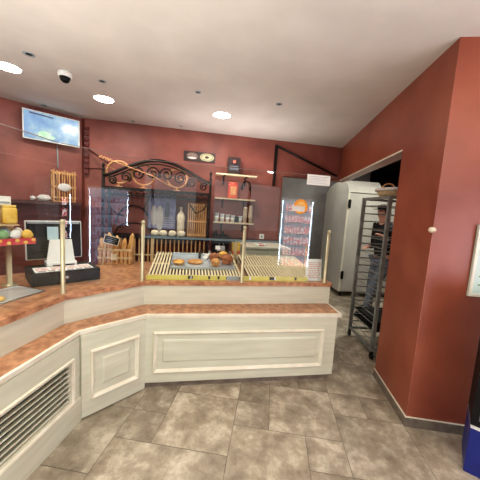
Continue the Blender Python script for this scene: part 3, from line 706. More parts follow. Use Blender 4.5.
def crumple(c, r, seed):
    rr = random.Random(seed); mb = MB(); mb.ball(c, r, 14)
    for v_ in mb.bm.verts: v_.co += Vector((rr.uniform(-1, 1), rr.uniform(-1, 1), rr.uniform(-1, 1))) * min(r) * 0.22
    return mb
o = crumple((0, 0, 0.055), (0.085, 0.012, 0.055), 3).build('paper_flower', 'offwhite'); o.location = WL(-0.27, 0.176, 1.66); o.rotation_euler.z = RL
tag(o, 'pale paper decoration pinned to the front of the orange crate', 'decoration')
o = crumple((0, 0, 0.04), (0.085, 0.05, 0.042), 4).build('folded_cloth', 'offwhite'); o.location = WL(-0.50, 0.11, 1.512); o.rotation_euler.z = RL
tag(o, 'crumpled white cloth on the dark wall shelf left of the orange crate', 'cloth')
o = crumple((0, 0, 0.03), (0.035, 0.03, 0.03), 5).build('folded_cloth', 'offwhite'); o.location = WL(-0.62, 0.10, 1.512); o.rotation_euler.z = RL
tag(o, 'small white cloth lump at the left of the crumpled cloth', 'cloth')

# wall bars
t = thing('wall_bars', 'iron wall bracket in the corner right of the television with two rods', 'bracket', W(-1.555, 4.43, 1.92), BY)
mb = MB(); mb.bb(-0.03, 0.03, 0, 0.03, 0, 0.71)
for k in range(9): mb.ball((0, 0, 0.04 + k * 0.08), (0.036, 0.026, 0.022), 8)
mb.build('wall_bar', 'panelling', t)
mb = MB(); mb.tube([(0.03, 0, 0.39), (0.36, -0.2, 0.19)], 0.012, 8); mb.build('rod', 'dark_wood', t)
mb = MB(); mb.tube([(0.03, 0, 0.11), (0.34, -0.2, 0.10)], 0.010, 8); mb.build('rod', 'dark_wood', t)
t = thing('wall_bars', 'black upright with a long slanting bar on the wall above the grey opening', 'bracket', W(1.375, 4.43, 2.0), BY)
mb = MB(); mb.bb(-0.022, 0.022, 0, 0.03, 0, 0.68); mb.build('wall_bar', 'iron', t)
mb = MB(); mb.tube([(0.0, 0.01, 0.665), (1.15, 0.01, 0.26)], 0.018, 8); mb.build('rod', 'iron', t)  # dark slanting bar lying along the bulkhead

# ------------------------------------------------------------------ iron bakery stand
VE = 4.10
t = thing('iron_bakery_stand', 'tall black wrought-iron bread stand with a scrolled arched top', 'display stand', W(-1.22, VE, 0), BY)
ew = 1.50
for x in (0.0, ew):
    mb = MB(); mb.bb(x - 0.018, x + 0.018, -0.018, 0.018, 0, 1.98); mb.build('front_post', 'iron', t)
    mb = MB(); mb.bb(x - 0.015, x + 0.015, 0.27, 0.30, 0, 1.75); mb.build('rear_post', 'iron', t)
mb = MB(); mb.tube([(ew, 0, 1.98), (ew, 0, 2.03)], [0.02, 0.012], 8); mb.ball((ew, 0, 2.06), (0.02, 0.02, 0.035)); mb.build('finial', 'iron', t)
mb = MB(); mb.tube([(0, 0, 1.98), (0, 0, 2.03)], [0.02, 0.012], 8); mb.ball((0, 0, 2.06), (0.02, 0.02, 0.035)); mb.build('finial', 'iron', t)
arch = []
for k in range(25):
    a = k / 24; x = a * ew; arch.append((x, 0, 1.915 + 0.27 * (math.sin(math.pi * a) ** 1.25)))
mb = MB(); mb.tube(arch, 0.023, 8); mb.build('arch', 'iron', t)
arch2 = [(p[0], 0, p[2] - 0.05) for p in arch[2:-2]]
mb = MB(); mb.tube(arch2, 0.011, 6); mb.build('inner_arch', 'iron', t)
def spiral(cx, cz, r, turns=1.6, a0=0.0, sgn=1):
    pts = []
    for k in range(28):
        q = k / 27; a = a0 + sgn * q * turns * 2 * math.pi; rr = r * (1 - 0.78 * q)
        pts.append((cx + rr * math.cos(a), 0, cz + rr * math.sin(a)))
    return pts
for cx, cz, r, a0, sg in ((0.30, 1.92, 0.075, -1, 1), (0.46, 1.98, 0.09, 2.5, -1), (0.66, 2.00, 0.10, -0.6, 1), (0.86, 2.00, 0.10, 3.7, -1), (1.05, 1.96, 0.09, 0.6, 1), (1.22, 1.90, 0.07, 4.0, -1), (1.40, 1.86, 0.06, 0.5, 1), (0.12, 1.86, 0.06, 2.6, -1)):
    mb = MB(); mb.tube(spiral(cx, cz, r, 1.6, a0, sg), 0.012, 6); mb.build('scroll', 'iron', t)
mb = MB(); mb.bb(-0.02, ew + 0.02, -0.02, 0.32, 1.755, 1.775); mb.bb(-0.02, ew + 0.02, -0.022, -0.004, 1.735, 1.775); mb.bb(-0.02, ew + 0.02, -0.022, -0.004, 1.655, 1.67)
for k in range(16):
    x = 0.03 + k * (ew - 0.06) / 15
    mb.tube([(x + 0.036 * math.cos(b * math.pi / 5), -0.013, 1.702 + 0.03 * math.sin(b * math.pi / 5)) for b in range(10)], 0.007, 5, True)
mb.build('top_shelf', 'iron', t)
mb = MB(); mb.bb(-0.02, ew + 0.02, -0.02, 0.32, 1.065, 1.085); mb.bb(-0.02, ew + 0.02, -0.03, -0.02, 1.05, 1.09); mb.build('middle_shelf', 'iron', t)
mb = MB(); mb.bb(-0.02, ew + 0.02, -0.02, 0.32, 0.40, 0.42); mb.build('bottom_shelf', 'iron', t)
for pts in ([(0.02, 0, 1.64), (0.08, 0, 1.5), (0.17, 0, 1.40), (0.28, 0, 1.36)], [(ew - 0.02, 0, 1.64), (ew - 0.09, 0, 1.52), (ew - 0.2, 0, 1.46), (ew - 0.3, 0, 1.6)], [(0.62, 0, 1.65), (0.56, 0, 1.5), (0.60, 0, 1.38)]):
    mb = MB(); mb.tube(pts, 0.011, 6); mb.build('scroll_brace', 'iron', t)
mb = MB(); mb.tube([(0.10 + 0.26 + 0.26 * math.cos(a * math.pi / 12), 0.28, 1.22 + 0.30 * math.sin(a * math.pi / 12)) for a in range(13)], 0.014, 6); mb.build('back_hoop', 'iron', t)
mb = MB(); mb.tube([(0.10 + 0.26 + 0.26 * math.cos(a * math.pi / 12), 0.28, 1.10 + 0.15 * math.sin(a * math.pi / 12)) for a in range(13)], 0.012, 6); mb.build('back_hoop', 'iron', t)
mb = MB()
for k in range(23): mb.bb(0.05 + k * 0.063, 0.068 + k * 0.063, -0.015, 0.0, 0.50, 1.05)
mb.build('front_slats', 'crate_wood', t)
mb = MB(); mb.bb(0, ew, 0.255, 0.265, 0.42, 1.06); mb.build('back_panel', 'panelling', t)
mb = MB(); mb.bb(0, ew, -0.026, -0.016, 0.80, 0.82); mb.build('slat_rail', 'wood', t)
# wicker hoops on top of the stand
def hoop(u, zc, rx, rz, tilt, label):
    h = rz; z0 = 0.05
    t = thing('wicker_hoop', label, 'wicker hoop', W(u, VE + 0.05, 1.776), BY, 'wicker hoops on the iron stand')
    pts = [(rx * math.cos(a * math.pi / 14), 0.0, z0 + h + h * math.sin(a * math.pi / 14)) for a in range(28)]
    mb = MB(); mb.tube(pts, 0.015, 8, True); mb.build('hoop_ring', 'wicker', t)
    mb = MB(); mb.tube([(p[0] * 0.93, 0.012, z0 + h + (p[2] - h - z0) * 0.93) for p in pts], 0.007, 6, True); mb.build('inner_ring', 'wicker', t)
    mb = MB(); a = tilt; mb.tube([(-rx * math.cos(a), 0, z0 + h + h * math.sin(a)), (rx * math.cos(a), 0, z0 + h - h * math.sin(a))], 0.008, 6); mb.build('cross_stem', 'wicker', t)
    mb = MB(); mb.bb(-0.05, 0.05, -0.03, 0.03, 0, 0.014, 0.004); mb.bb(-0.012, 0.012, -0.012, 0.012, 0.013, 0.06); mb.build('foot', 'wicker', t)
    return t
hoop(-1.03, 1.98, 0.165, 0.155, 0.55, 'left wicker hoop standing on the iron bread stand')
hoop(-0.69, 2.0, 0.158, 0.150, 0.35, 'middle wicker hoop standing under the peak of the iron arch')
hoop(-0.215, 2.0, 0.148, 0.135, 0.2, 'right wicker hoop standing on the iron bread stand, near the dark oval plaque')
mb = MB(); mb.tube([W(-1.26, VE - 0.03, 2.17), W(-0.95, VE - 0.03, 2.08), W(-0.55, VE - 0.03, 1.96), W(-0.3, VE - 0.03, 1.83)], 0.009, 6)
for k in range(8):
    u = -1.26 + k * 0.02; mb.ball(W(u, VE - 0.03, 2.17 - k * 0.006 + (0.012 if k % 2 else -0.012)), (0.016, 0.01, 0.01), 8)
tag(mb.build('wheat_stalk', 'wicker'), 'long dried wheat stalk laid across the wicker hoops', 'wheat stalk')
o = MB(); o.bb(0, 0.41, 0, 0.006, 0, 0.54); o = o.build('panel_board', ['blue_lilac']); o.location = W(-0.64, VE + 0.245, 1.19); o.rotation_euler.z = BY
t = thing('lilac_panel', 'lilac-blue panel with pale figures at the back of the iron stand', 'poster', W(-0.64, VE + 0.25, 1.086), BY)  # flat lilac sheet with pale and dark shapes in front
o.parent = t; o.location = (0, 0, 0.10); o.rotation_euler = (0, 0, 0); o.name = 'lilac_sheet'
mb = MB()
for x, z, w_, h_ in ((0.08, 0.30, 0.05, 0.16), (0.17, 0.26, 0.06, 0.2)): mb.ball((x, -0.001, z), (w_, 0.001, h_), 12)
mb.build('pale_figure', 'offwhite', t)
mb = MB(); mb.ball((0.28, -0.001, 0.38), (0.035, 0.001, 0.15), 12); mb.build('dark_figure', 'denim', t)
mb = MB()
for k in range(5): mb.bb(0.03, 0.38, -0.002, 0, 0.13 + k * 0.035, 0.137 + k * 0.035)
mb.build('text_lines', 'offwhite', t)
mb = MB(); mb.bar((0.2, 0.003, 0), (0.2, 0.003, 0.11), 0.02, 0.004); mb.build('easel_foot', 'iron', t)
t = thing('slatted_crate', 'tall orange slatted crate on the middle shelf of the iron stand', 'crate', W(-0.035, VE + 0.03, 1.086), BY)
cw, cd, ch = 0.28, 0.2, 0.53
mb = MB()
for k in range(9): mb.bb(k * cw / 8.6, k * cw / 8.6 + 0.015, 0, 0.008, 0, ch); mb.bb(k * cw / 8.6, k * cw / 8.6 + 0.015, cd - 0.008, cd, 0, ch)
for k in range(1, 6): mb.bb(0, 0.008, k * cd / 6, k * cd / 6 + 0.014, 0, ch); mb.bb(cw - 0.008, cw, k * cd / 6, k * cd / 6 + 0.014, 0, ch)
mb.build('crate_slats', 'crate_wood', t)
mb = MB(); mb.bb(0, cw, 0, cd, 0, 0.012)
mb.build('crate_floor', 'crate_wood', t)
for z in (0.03, 0.24, 0.49):
    mb = MB(); mb.bb(-0.004, cw + 0.004, -0.006, 0, z, z + 0.02); mb.bb(-0.004, cw + 0.004, cd, cd + 0.006, z, z + 0.02); mb.build('crate_band', 'crate_wood', t)
o = MB(); o.lathe([(0.05, 0), (0.055, 0.06), (0.055, 0.22), (0.064, 0.28), (0.06, 0.33), (0.035, 0.37), (0.016, 0.39), (0.016, 0.43), (0.024, 0.435), (0.024, 0.455), (0.0001, 0.457)], seg=18); o = o.build('stoneware_bottle', 'pale_roll'); o.location = W(-0.14, VE + 0.12, 1.086)
tag(o, 'tall cream stoneware bottle between the lilac panel and the slatted crate', 'bottle')
# ------------------------------------------------------------------ wall shelves right of the stand
def wshelf(z, label):
    t = thing('narrow_wall_shelf', label, 'shelf', W(0.375, 4.445, z), BY, 'pale wall shelves')
    mb = MB(); mb.bb(0, 0.66, -0.17, 0.015, 0, 0.022, 0.002); mb.build('shelf_board', 'board', t)
    for x in (0.14, 0.50):
        mb = MB(); mb.bb(x - 0.012, x + 0.012, -0.15, 0.015, -0.012, 0); mb.bb(x - 0.012, x + 0.012, 0.003, 0.015, -0.14, 0); mb.build('shelf_bracket', 'iron', t)
    return t
Z1, Z2, Z3 = 2.095, 1.712, 1.325
wshelf(Z1, 'topmost pale wall shelf, holding the dark carton'); wshelf(Z2, 'middle pale wall shelf, holding the red bag'); wshelf(Z3, 'lowest pale wall shelf, holding the paper cups')
VS = 4.36
t = thing('dark_carton', 'dark carton with a red emblem standing on the topmost wall shelf', 'box', W(0.56, VS, Z1 + 0.023), BY)
mb = MB(); mb.bb(0, 0.2, -0.03, 0.05, 0, 0.27, 0.003); mb.build('carton', 'plaque', t)
mb = MB(); mb.lathe([(0.026, 0), (0.026, 0.002)], (0.1, -0.031, 0.2), 16, Matrix.Rotation(math.pi / 2, 3, 'X')); mb.build('emblem', 'red_ink', t)
mb = MB(); mb.bb(0.03, 0.17, -0.0315, -0.03, 0.12, 0.135); mb.bb(0.03, 0.17, -0.0315, -0.03, 0.07, 0.1); mb.build('print_lines', 'denim', t)
t = thing('coffee_bag', 'red and orange bag standing on the middle wall shelf', 'bag', W(0.58, VS, Z2 + 0.023), BY)
mb = MB(); mb.box((0.085, 0.0, 0.115), (0.165, 0.07, 0.23), None, 0.02); mb.box((0.085, 0.0, 0.245), (0.15, 0.008, 0.04)); mb.build('bag_body', 'bag', t, True)
mb = MB(); mb.bb(0.04, 0.135, -0.0375, -0.035, 0.06, 0.19); mb.build('bag_label', 'bag_label', t)
t = thing('wall_headset', 'black headset hanging on the wall under the topmost shelf', 'headset', W(0.90, 4.44, 1.83), BY)
mb = MB(); mb.tube([(0.07 * math.cos(a * math.pi / 10) , 0, 0.12 + 0.09 * math.sin(a * math.pi / 10)) for a in range(11)], 0.009, 6); mb.build('headband', 'black', t)
for x in (-0.07, 0.07):
    mb = MB(); mb.ball((x, 0, 0.095), (0.018, 0.018, 0.04), 10); mb.build('earpiece', 'black', t)
mb = MB(); mb.tube([(0.07, 0, 0.07), (0.085, 0, 0.02), (0.07, 0, -0.03)], 0.005, 6); mb.build('cord', 'black', t)
# cups on the lowest shelf
def cup(u, v, h, m, label, stack=0, r=0.036):
    t = thing('stacked_cups' if stack else 'paper_cup', label, 'cup stack' if stack else 'cup', W(u, v, Z3 + 0.023), BY, 'cups on the lowest wall shelf')
    mb = MB(); mb.lathe([(r * 0.72, 0), (r, h), (r * 1.06, h + 0.002), (r * 1.06, h + 0.007), (r * 0.95, h + 0.007), (r * 0.7, 0.01), (0.0001, 0.01)], seg=16); mb.build('cup_wall', m, t)
    if stack:
        mb = MB()
        for k in range(stack): mb.lathe([(r * 0.98, h + 0.008 + k * 0.014), (r * 1.05, h + 0.016 + k * 0.014), (r * 0.98, h + 0.020 + k * 0.014)], seg=16)
        mb.lathe([(r, h + 0.008 + stack * 0.014), (r * 0.8, h + 0.05 + stack * 0.014), (0.0001, h + 0.05 + stack * 0.014)], seg=16)
        mb.build('nested_cups', m, t)
    else:
        mb = MB(); mb.lathe([(r * 0.90, h * 0.35), (r * 0.985, h * 0.62)], seg=16); mb.build('cup_band', 'paper', t)
ul = [0.425, 0.515, 0.605, 0.69]
ll = ['first pale paper cup from the left on the lowest wall shelf', 'second pale paper cup from the left on the lowest wall shelf', 'third pale paper cup from the left on the lowest wall shelf', 'fourth pale paper cup, just left of the black tin']
for k in range(4): cup(ul[k], 4.36, 0.13 - 0.008 * k, 'cup', ll[k])
cup(0.815, 4.36, 0.10, 'cup', 'short white cup between the black tin and the kraft stacks')
o = MB(); o.lathe([(0.032, 0), (0.034, 0.004), (0.034, 0.085), (0.030, 0.092), (0.0001, 0.092)], seg=16); o = o.build('black_tin', 'black'); o.location = W(0.755, 4.34, Z3 + 0.023); tag(o, 'small black tin among the cups on the lowest wall shelf', 'tin')
cup(0.895, 4.36, 0.10, 'kraft', 'left tall stack of kraft cups on the lowest wall shelf', 8)
cup(0.985, 4.36, 0.10, 'kraft', 'right and taller stack of kraft cups at the shelf end', 10)

# oval plaque
t = thing('oval_plaque', 'dark oblong sign with two oval pictures on the wall above the iron stand', 'sign', W(-0.14, 4.445, 2.285), BY)
mb = MB(); mb.bb(0, 0.50, 0, 0.016, 0, 0.15, 0.003); mb.build('board', 'plaque', t)
mb = MB(); mb.ball((0.13, -0.001, 0.078), (0.09, 0.003, 0.055), 18); mb.build('left_oval', 'plaque_dim', t)
mb = MB(); mb.ball((0.13, -0.004, 0.048), (0.075, 0.002, 0.016), 14); mb.build('left_ribbon', 'offwhite', t)
mb = MB(); mb.ball((0.365, -0.001, 0.076), (0.115, 0.003, 0.062), 20); ro = mb.build('right_oval', 'plaque_oval', t)
mb = MB(); mb.tube([(0.365 + 0.09 * math.cos(a * math.pi / 12), -0.004, 0.076 + 0.045 * math.sin(a * math.pi / 12)) for a in range(24)], 0.003, 5, True); mb.ball((0.365, -0.004, 0.076), (0.035, 0.002, 0.02), 12); mb.build('oval_emblem', 'plaque', ro)
# outlet
t = thing('wall_socket', 'white wall socket low on the back wall right of the shelves', 'socket', W(1.19, 4.452, 1.08), BY)
mb = MB(); mb.bb(0, 0.085, 0, 0.012, 0, 0.085, 0.003); mb.build('cover_plate', 'white', t)
mb = MB(); mb.lathe([(0.02, 0), (0.02, 0.003)], (0.042, 0.0, 0.042), 14, Matrix.Rotation(math.pi / 2, 3, 'X')); mb.build('socket_well', 'ink', t)

# back counter
t = thing('back_counter', 'cream worktop cabinet along the back wall right of the coffee machine', 'cabinet', W(0.84, 3.85, 0), BY)
mb = MB(); mb.bb(0, 0.69, 0.02, 0.60, 0.0, 0.99); mb.build('cabinet_body', 'cream', t)
mb = MB(); mb.bb(-0.01, 0.70, 0, 0.608, 0.99, 1.02, 0.004); mb.build('cabinet_top', 'cream_trim', t)
for x in (0.01, 0.355):
    mb = MB(); mb.bb(x, x + 0.325, 0.004, 0.019, 0.05, 0.96, 0.003); d_ = mb.build('door', 'cream', t)
    mb = MB(); mb.tube([(x + 0.29, 0.0, 0.7), (x + 0.29, -0.02, 0.72), (x + 0.29, -0.02, 0.8), (x + 0.29, 0.0, 0.82)], 0.005, 6); mb.build('door_handle', 'steel', d_)
t = thing('low_cabinet', 'low dark cabinet under the coffee machine by the back wall', 'cabinet', W(0.32, 3.85, 0), BY)
mb = MB(); mb.bb(0, 0.50, 0.0, 0.60, 0, 0.82); mb.build('cabinet_body', 'dark_wood', t)
mb = MB(); mb.bb(-0.005, 0.505, -0.005, 0.605, 0.82, 0.845, 0.003); mb.build('cabinet_top', 'cream', t)
t = thing('coffee_machine', 'black coffee machine with a pale front badge behind the muffins', 'coffee machine', W(0.35, 3.92, 0.846), BY)
mb = MB(); mb.bb(0, 0.26, 0.1, 0.36, 0, 0.30, 0.012); mb.bb(0, 0.26, 0, 0.36, 0.2, 0.30, 0.012); mb.build('machine_body', 'black', t)
mb = MB(); mb.bb(0.01, 0.25, 0.0, 0.1, 0, 0.025, 0.004); mb.build('drip_tray', 'steel', t)
mb = MB(); mb.bb(0.07, 0.19, 0.094, 0.1, 0.07, 0.15); mb.build('front_badge', 'white', t)
mb = MB(); mb.tube([(0.10, 0.05, 0.2), (0.10, 0.05, 0.165)], 0.01, 8); mb.tube([(0.16, 0.05, 0.2), (0.16, 0.05, 0.165)], 0.01, 8); mb.build('spout', 'steel', t)
for x, l in ((0.40, 'left dark glass cup upside down on the coffee machine'), (0.50, 'right dark glass cup upside down on the coffee machine')):
    o = MB(); o.lathe([(0.03, 0), (0.03, 0.004), (0.022, 0.07), (0.0001, 0.072)], seg=14); o = o.build('upturned_cup', 'black'); o.location = W(x, 4.1, 1.147); tag(o, l, 'cup', 'dark cups on the coffee machine')
t = thing('tea_box', 'yellow carton with a red base band right of the coffee machine', 'box', W(0.66, 4.05, 0.846), BY)
mb = MB(); mb.bb(0, 0.13, 0, 0.1, 0, 0.20, 0.003); mb.build('carton', 'candy_yellow', t)
mb = MB(); mb.bb(-0.001, 0.131, -0.002, 0.0, 0.02, 0.07); mb.build('carton_band', 'red_ink', t)
t = thing('snack_packet', 'red and white packet lying on the cream back cabinet', 'packet', W(1.02, 3.93, 1.021), BY + 0.2)
mb = MB(); mb.box((0.08, 0.05, 0.016), (0.17, 0.1, 0.032), None, 0.012); mb.build('packet_body', 'paper', t, True)
mb = MB(); mb.bb(0.04, 0.12, -0.0015, 0.0, 0.008, 0.024); mb.bb(0.05, 0.12, 0.02, 0.08, 0.032, 0.033); mb.build('packet_print', 'red_ink', t)

# ------------------------------------------------------------------ on the glass
t = thing('paper_notice', 'white printed sheet stuck at the top right of the long glass pane', 'notice', G(1.085, 0.0018, 1.838), BY)
mb = MB(); mb.bb(0, 0.24, 0, 0.0015, 0, 0.098); mb.build('sheet', 'paper', t)
mb = MB()
for k in range(5): mb.bb(0.02, 0.215 - 0.02 * (k % 2), -0.0006, 0, 0.018 + k * 0.015, 0.0205 + k * 0.015)
mb.build('text_lines', 'ink', t)
t = thing('round_reflection', 'round orange painted reflection with a pale banner on the long glass pane', 'painted reflection', G(1.045, 0.0022, 1.622), BY)  # solid disc on the pane, painted in place of a mirrored orange logo
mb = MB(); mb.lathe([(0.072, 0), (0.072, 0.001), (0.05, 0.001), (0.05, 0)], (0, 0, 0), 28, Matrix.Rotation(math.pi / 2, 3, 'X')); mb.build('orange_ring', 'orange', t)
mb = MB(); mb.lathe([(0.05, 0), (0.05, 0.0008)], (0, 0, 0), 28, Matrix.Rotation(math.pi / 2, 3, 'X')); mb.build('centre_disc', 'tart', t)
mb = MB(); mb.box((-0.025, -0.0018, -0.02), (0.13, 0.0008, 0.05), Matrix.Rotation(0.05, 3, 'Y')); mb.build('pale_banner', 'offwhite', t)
t = thing('menu_card', 'white menu card with red lettering standing inside the right end of the glass', 'menu', W(1.185, VG + 0.045, ZS), BY)
mb = MB(); mb.box((0.09, 0.02, 0.113), (0.175, 0.002, 0.225), Matrix.Rotation(-0.12, 3, 'X')); mb.build('card', 'paper', t)
mb = MB(); rr = random.Random(2)
for k in range(9):
    x = 0.02 + rr.random() * 0.02
    while x < 0.15:
        w_ = 0.012 + rr.random() * 0.03
        mb.box((x + w_ / 2, 0.0186 + (0.185 - k * 0.019 - 0.113) * 0.1205, 0.185 - k * 0.019), (min(w_, 0.165 - x), 0.001, 0.006), Matrix.Rotation(-0.12, 3, 'X')); x += w_ + 0.008
mb.build('red_lines', 'red_ink', t)
mb = MB(); mb.box((0.15, 0.0312, 0.21), (0.04, 0.001, 0.02), Matrix.Rotation(-0.12, 3, 'X')); mb.build('header_block', 'ink', t)
# ------------------------------------------------------------------ ceiling fittings
def downlight(x, y, r, label, first=None):
    t = thing('ceiling_downlight', label, 'ceiling light', (x, y, CEIL), 0, 'round ceiling downlights')
    mb = MB(); mb.lathe([(r, -0.004), (r * 1.1, -0.003), (r * 1.1, -0.0005), (r, -0.0005)], seg=28); mb.build('trim_ring', 'white', t)
    mb = MB(); mb.lathe([(0.0001, -0.006), (r, -0.005), (r, -0.001)], seg=28); mb.build('diffuser', 'lamp', t)
    l = bpy.data.lights.new('downlight_lamp', 'AREA'); l.shape = 'DISK'; l.size = 0.2; l.energy = 9; l.color = (1.0, 0.96, 0.86)
    o = bpy.data.objects.new('downlight_lamp', l); COL.objects.link(o); o.location = (x, y, CEIL - 0.02)
downlight(-2.594, 2.381, 0.10, 'round glowing downlight at the left edge of the ceiling')
downlight(-2.092, 3.085, 0.105, 'round glowing downlight above the television, right of the camera dome')
downlight(3.04, -2.15, 0.11, 'round glowing downlight near the shop front, mirrored in the long glass pane')
downlight(-0.755, 3.532, 0.11, 'round glowing downlight above the oval plaque')
t = thing('dome_camera', 'white dome security camera with a black lens on the ceiling', 'security camera', (-2.078, 2.47, CEIL))
mb = MB(); mb.lathe([(0.058, -0.001), (0.062, -0.012), (0.058, -0.045), (0.05, -0.05)], seg=24); mb.build('housing', 'white', t)
mb = MB(); mb.lathe([(0.048, -0.05), (0.042, -0.075), (0.024, -0.095), (0.0001, -0.1)], seg=24); mb.build('lens_dome', 'screen', t)
spots = [(-2.165, 2.176, 0.035, 'small recessed spot nearest the camera, left of the dome camera'), (-1.816, 2.644, 0.03, 'small recessed spot right of the dome camera'), (-3.085, 3.304, 0.028, 'small recessed spot right above the television'), (-2.155, 3.858, 0.025, 'small recessed spot near the back wall above the wicker hoops'), (-0.883, 2.87, 0.025, 'small recessed spot in front of the downlight over the plaque'), (-0.031, 3.149, 0.03, 'rightmost small recessed spot, over the pastry counter'), (-1.483, 4.034, 0.02, 'small recessed spot by the back wall above the iron arch')]
for x, y, r, l in spots:
    t = thing('recessed_spot', l, 'spot light', (x, y, CEIL), 0, 'small recessed ceiling spots')
    mb = MB(); mb.lathe([(r, -0.0005), (r * 1.25, -0.001), (r * 1.25, -0.006), (r * 0.9, -0.006), (r * 0.75, -0.001)], seg=18); mb.build('spot_ring', 'ink', t)
    mb = MB(); mb.lathe([(0.0001, -0.002), (r * 0.8, -0.002), (r * 0.8, -0.0008)], seg=18); mb.build('spot_lens', 'black', t)

# ------------------------------------------------------------------ right wall items
t = thing('corner_knob', 'small cream knob on the edge of the red pillar', 'wall hook', (1.117, 2.020, 1.499), math.radians(-45))
mb = MB(); mb.lathe([(0.02, 0.0), (0.02, 0.006), (0.008, 0.01), (0.008, 0.018), (0.018, 0.024), (0.02, 0.034), (0.012, 0.042), (0.0001, 0.044)], (0, 0.004, 0), 16, Matrix.Rotation(math.pi / 2, 3, 'X')); mb.build('knob', 'pale_roll', t)
t = thing('framed_notice', 'pale green notice in a cream frame on the red wall at the right edge', 'notice', (1.392, 2.000, 1.055), -0.009)
mb = MB(); mb.bb(0, 0.40, 0, 0.016, 0, 0.50, 0.002); mb.build('sheet', 'notice_green', t)

mb = MB(); mb.frame(0, 0.40, 0, 0.50, [(0, 0), (0.002, 0.006), (0.02, 0.006), (0.024, 0)], 0.0); mb.build('frame', 'cream_trim', t)
mb = MB()
for k in range(6): mb.bb(0.05, 0.34, -0.001, 0.0, 0.08 + k * 0.06, 0.09 + k * 0.06)
mb.build('text_lines', 'green_ink', t)
# drinks cooler at the right edge
def cooler(loc, ang, label, blue, w=0.70, d=0.38, h=1.0, lit=True, name='drinks_cooler', stock='stock', header=False):
    t = thing(name, label, 'drinks cooler', loc, ang)
    k = 0.30 if blue else 0.12
    if blue and lit: k = 0.5
    mb = MB(); mb.bb(0, w, 0.0, d, 0.0, k, 0.004); mb.build('kick_panel', 'blue' if blue else 'white', t)
    mb = MB(); mb.bb(0, w, -0.003, d, k, k + 0.008); mb.build('edge_strip', 'white', t)
    mb = MB(); mb.bb(0, 0.03, 0.03, d, k + 0.008, h); mb.bb(w - 0.03, w, 0.03, d, k + 0.008, h); mb.bb(0, w, d - 0.03, d, k + 0.008, h); mb.bb(0, w, 0.03, d, h - 0.05, h); mb.build('cabinet_shell', 'black' if blue else 'white', t)
    mb = MB(); mb.bb(0.03, w - 0.03, d - 0.036, d - 0.031, k + 0.01, h - 0.05); mb.build('lining', 'black' if blue else 'cooler_inside_glow', t)
    n = max(2, int((h - k) / 0.28)); 
    for q in range(n):
        z = k + 0.02 + q * (h - k - 0.08) / n
        mb = MB(); mb.bb(0.03, w - 0.03, 0.07, d - 0.04, z, z + 0.008); mb.build('cooler_shelf', 'ink', t)
        if lit:
            mb = MB(); c = int((w - 0.1) / 0.085)
            for j in range(c): mb.lathe([(0.03, 0), (0.032, 0.01), (0.032, 0.15), (0.014, 0.19), (0.014, 0.21)], (0.09 + j * 0.085, 0.14, z + 0.008), 10)
            o = mb.build('drink_bottles', stock, t); o['kind'] = 'stuff'
    mb = MB(); mb.frame(0, w, k + 0.01, h, [(0, 0), (0.0, 0.008), (0.035, 0.008), (0.035, 0)], 0.026); mb.build('door_frame', 'black' if blue else 'white', t)
    if header:
        mb = MB(); mb.bb(0.04, w - 0.04, 0.018, 0.03, h - 0.24, h - 0.04, 0.004); mb.build('lit_header', 'cooler_inside_glow', t)
    if lit:
        for x in (0.045, w - 0.045):
            mb = MB(); mb.bb(x - 0.016, x + 0.016, 0.02, 0.03, k + 0.02, h - 0.06); mb.build('light_strip', 'led', t)
    return t
cooler((1.315, 1.695, 0), math.atan2(-0.047, 0.06) + 0.12, 'drinks cooler with a royal blue base and dark glass front at the right edge', True, 0.62, 0.27, 1.12, False)
cooler((3.0, 1.53, 0), -math.pi / 2, 'lit drinks cooler against the right side of the shop, mirrored left of the bend post', False, 0.88, 0.6, 1.88, True, 'drinks_cooler', 'stock_dim', True)
ca = math.atan2(0.55, 0.83) + math.pi
def cw_(ox, oy, along): return (ox + 0.83 * along, oy + 0.55 * along, 0)
cooler(cw_(2.62, -1.12, 0.98), ca, 'tall lit white drinks cooler on the customer side, mirrored in the long glass pane', False, 0.86, 0.6, 1.95)
cooler(cw_(2.62, -1.12, 1.98), ca, 'second lit drinks cooler with a blue base, mirrored at the counter end', True, 0.86, 0.6, 1.75)

# ------------------------------------------------------------------ service room: oven cabinet, rack, basket, baker
t = thing('proving_cabinet', 'large grey-beige bakery cabinet with a curved hood, in the room behind the opening', 'bakery cabinet', (1.365, 5.235, 0), BY - 0.10)
aw, ad, ah = 1.10, 1.05, 2.02
mb = MB(); mb.bb(0, aw, 0.03, ad, 0.10, ah, 0.008); mb.build('cabinet_shell', 'appliance', t)
mb = MB(); mb.bb(0.03, aw - 0.02, 0.0, 0.03, 0.12, ah - 0.02, 0.006); mb.build('door', 'appliance', t)
mb = MB(); mb.bb(-0.004, 0.028, -0.004, 0.03, 0.11, ah, 0.004); mb.build('corner_strip', 'appliance_trim', t)
for z in (1.72, 0.36):
    mb = MB(); mb.bb(0.006, 0.05, -0.028, -0.004, z, z + 0.16, 0.006); mb.bb(0.0, 0.02, -0.02, 0.02, z + 0.03, z + 0.13, 0.004); mb.build('hinge', 'black', t)
hood = [(0, ah), (aw, ah), (aw, ah + 0.20), (0.45, ah + 0.22), (0.0, ah + 0.20)]
prof = [(0.0, ah), (ad, ah), (ad, ah + 0.02), (0.9, ah + 0.13), (0.72, ah + 0.20), (0.45, ah + 0.24), (0.2, ah + 0.235), (0.08, ah + 0.13)]
mb = MB()
a = [mb.bm.verts.new((0.0, p[0], p[1])) for p in prof]; b = [mb.bm.verts.new((aw * 0.62, p[0], p[1])) for p in prof]
fs = [mb.bm.faces.new(a), mb.bm.faces.new(b[::-1])]
for i in range(len(prof)): fs.append(mb.bm.faces.new((a[i], b[i], b[(i + 1) % len(prof)], a[(i + 1) % len(prof)])))
bmesh.ops.recalc_face_normals(mb.bm, faces=fs)
mb.build('hood', 'appliance', t)
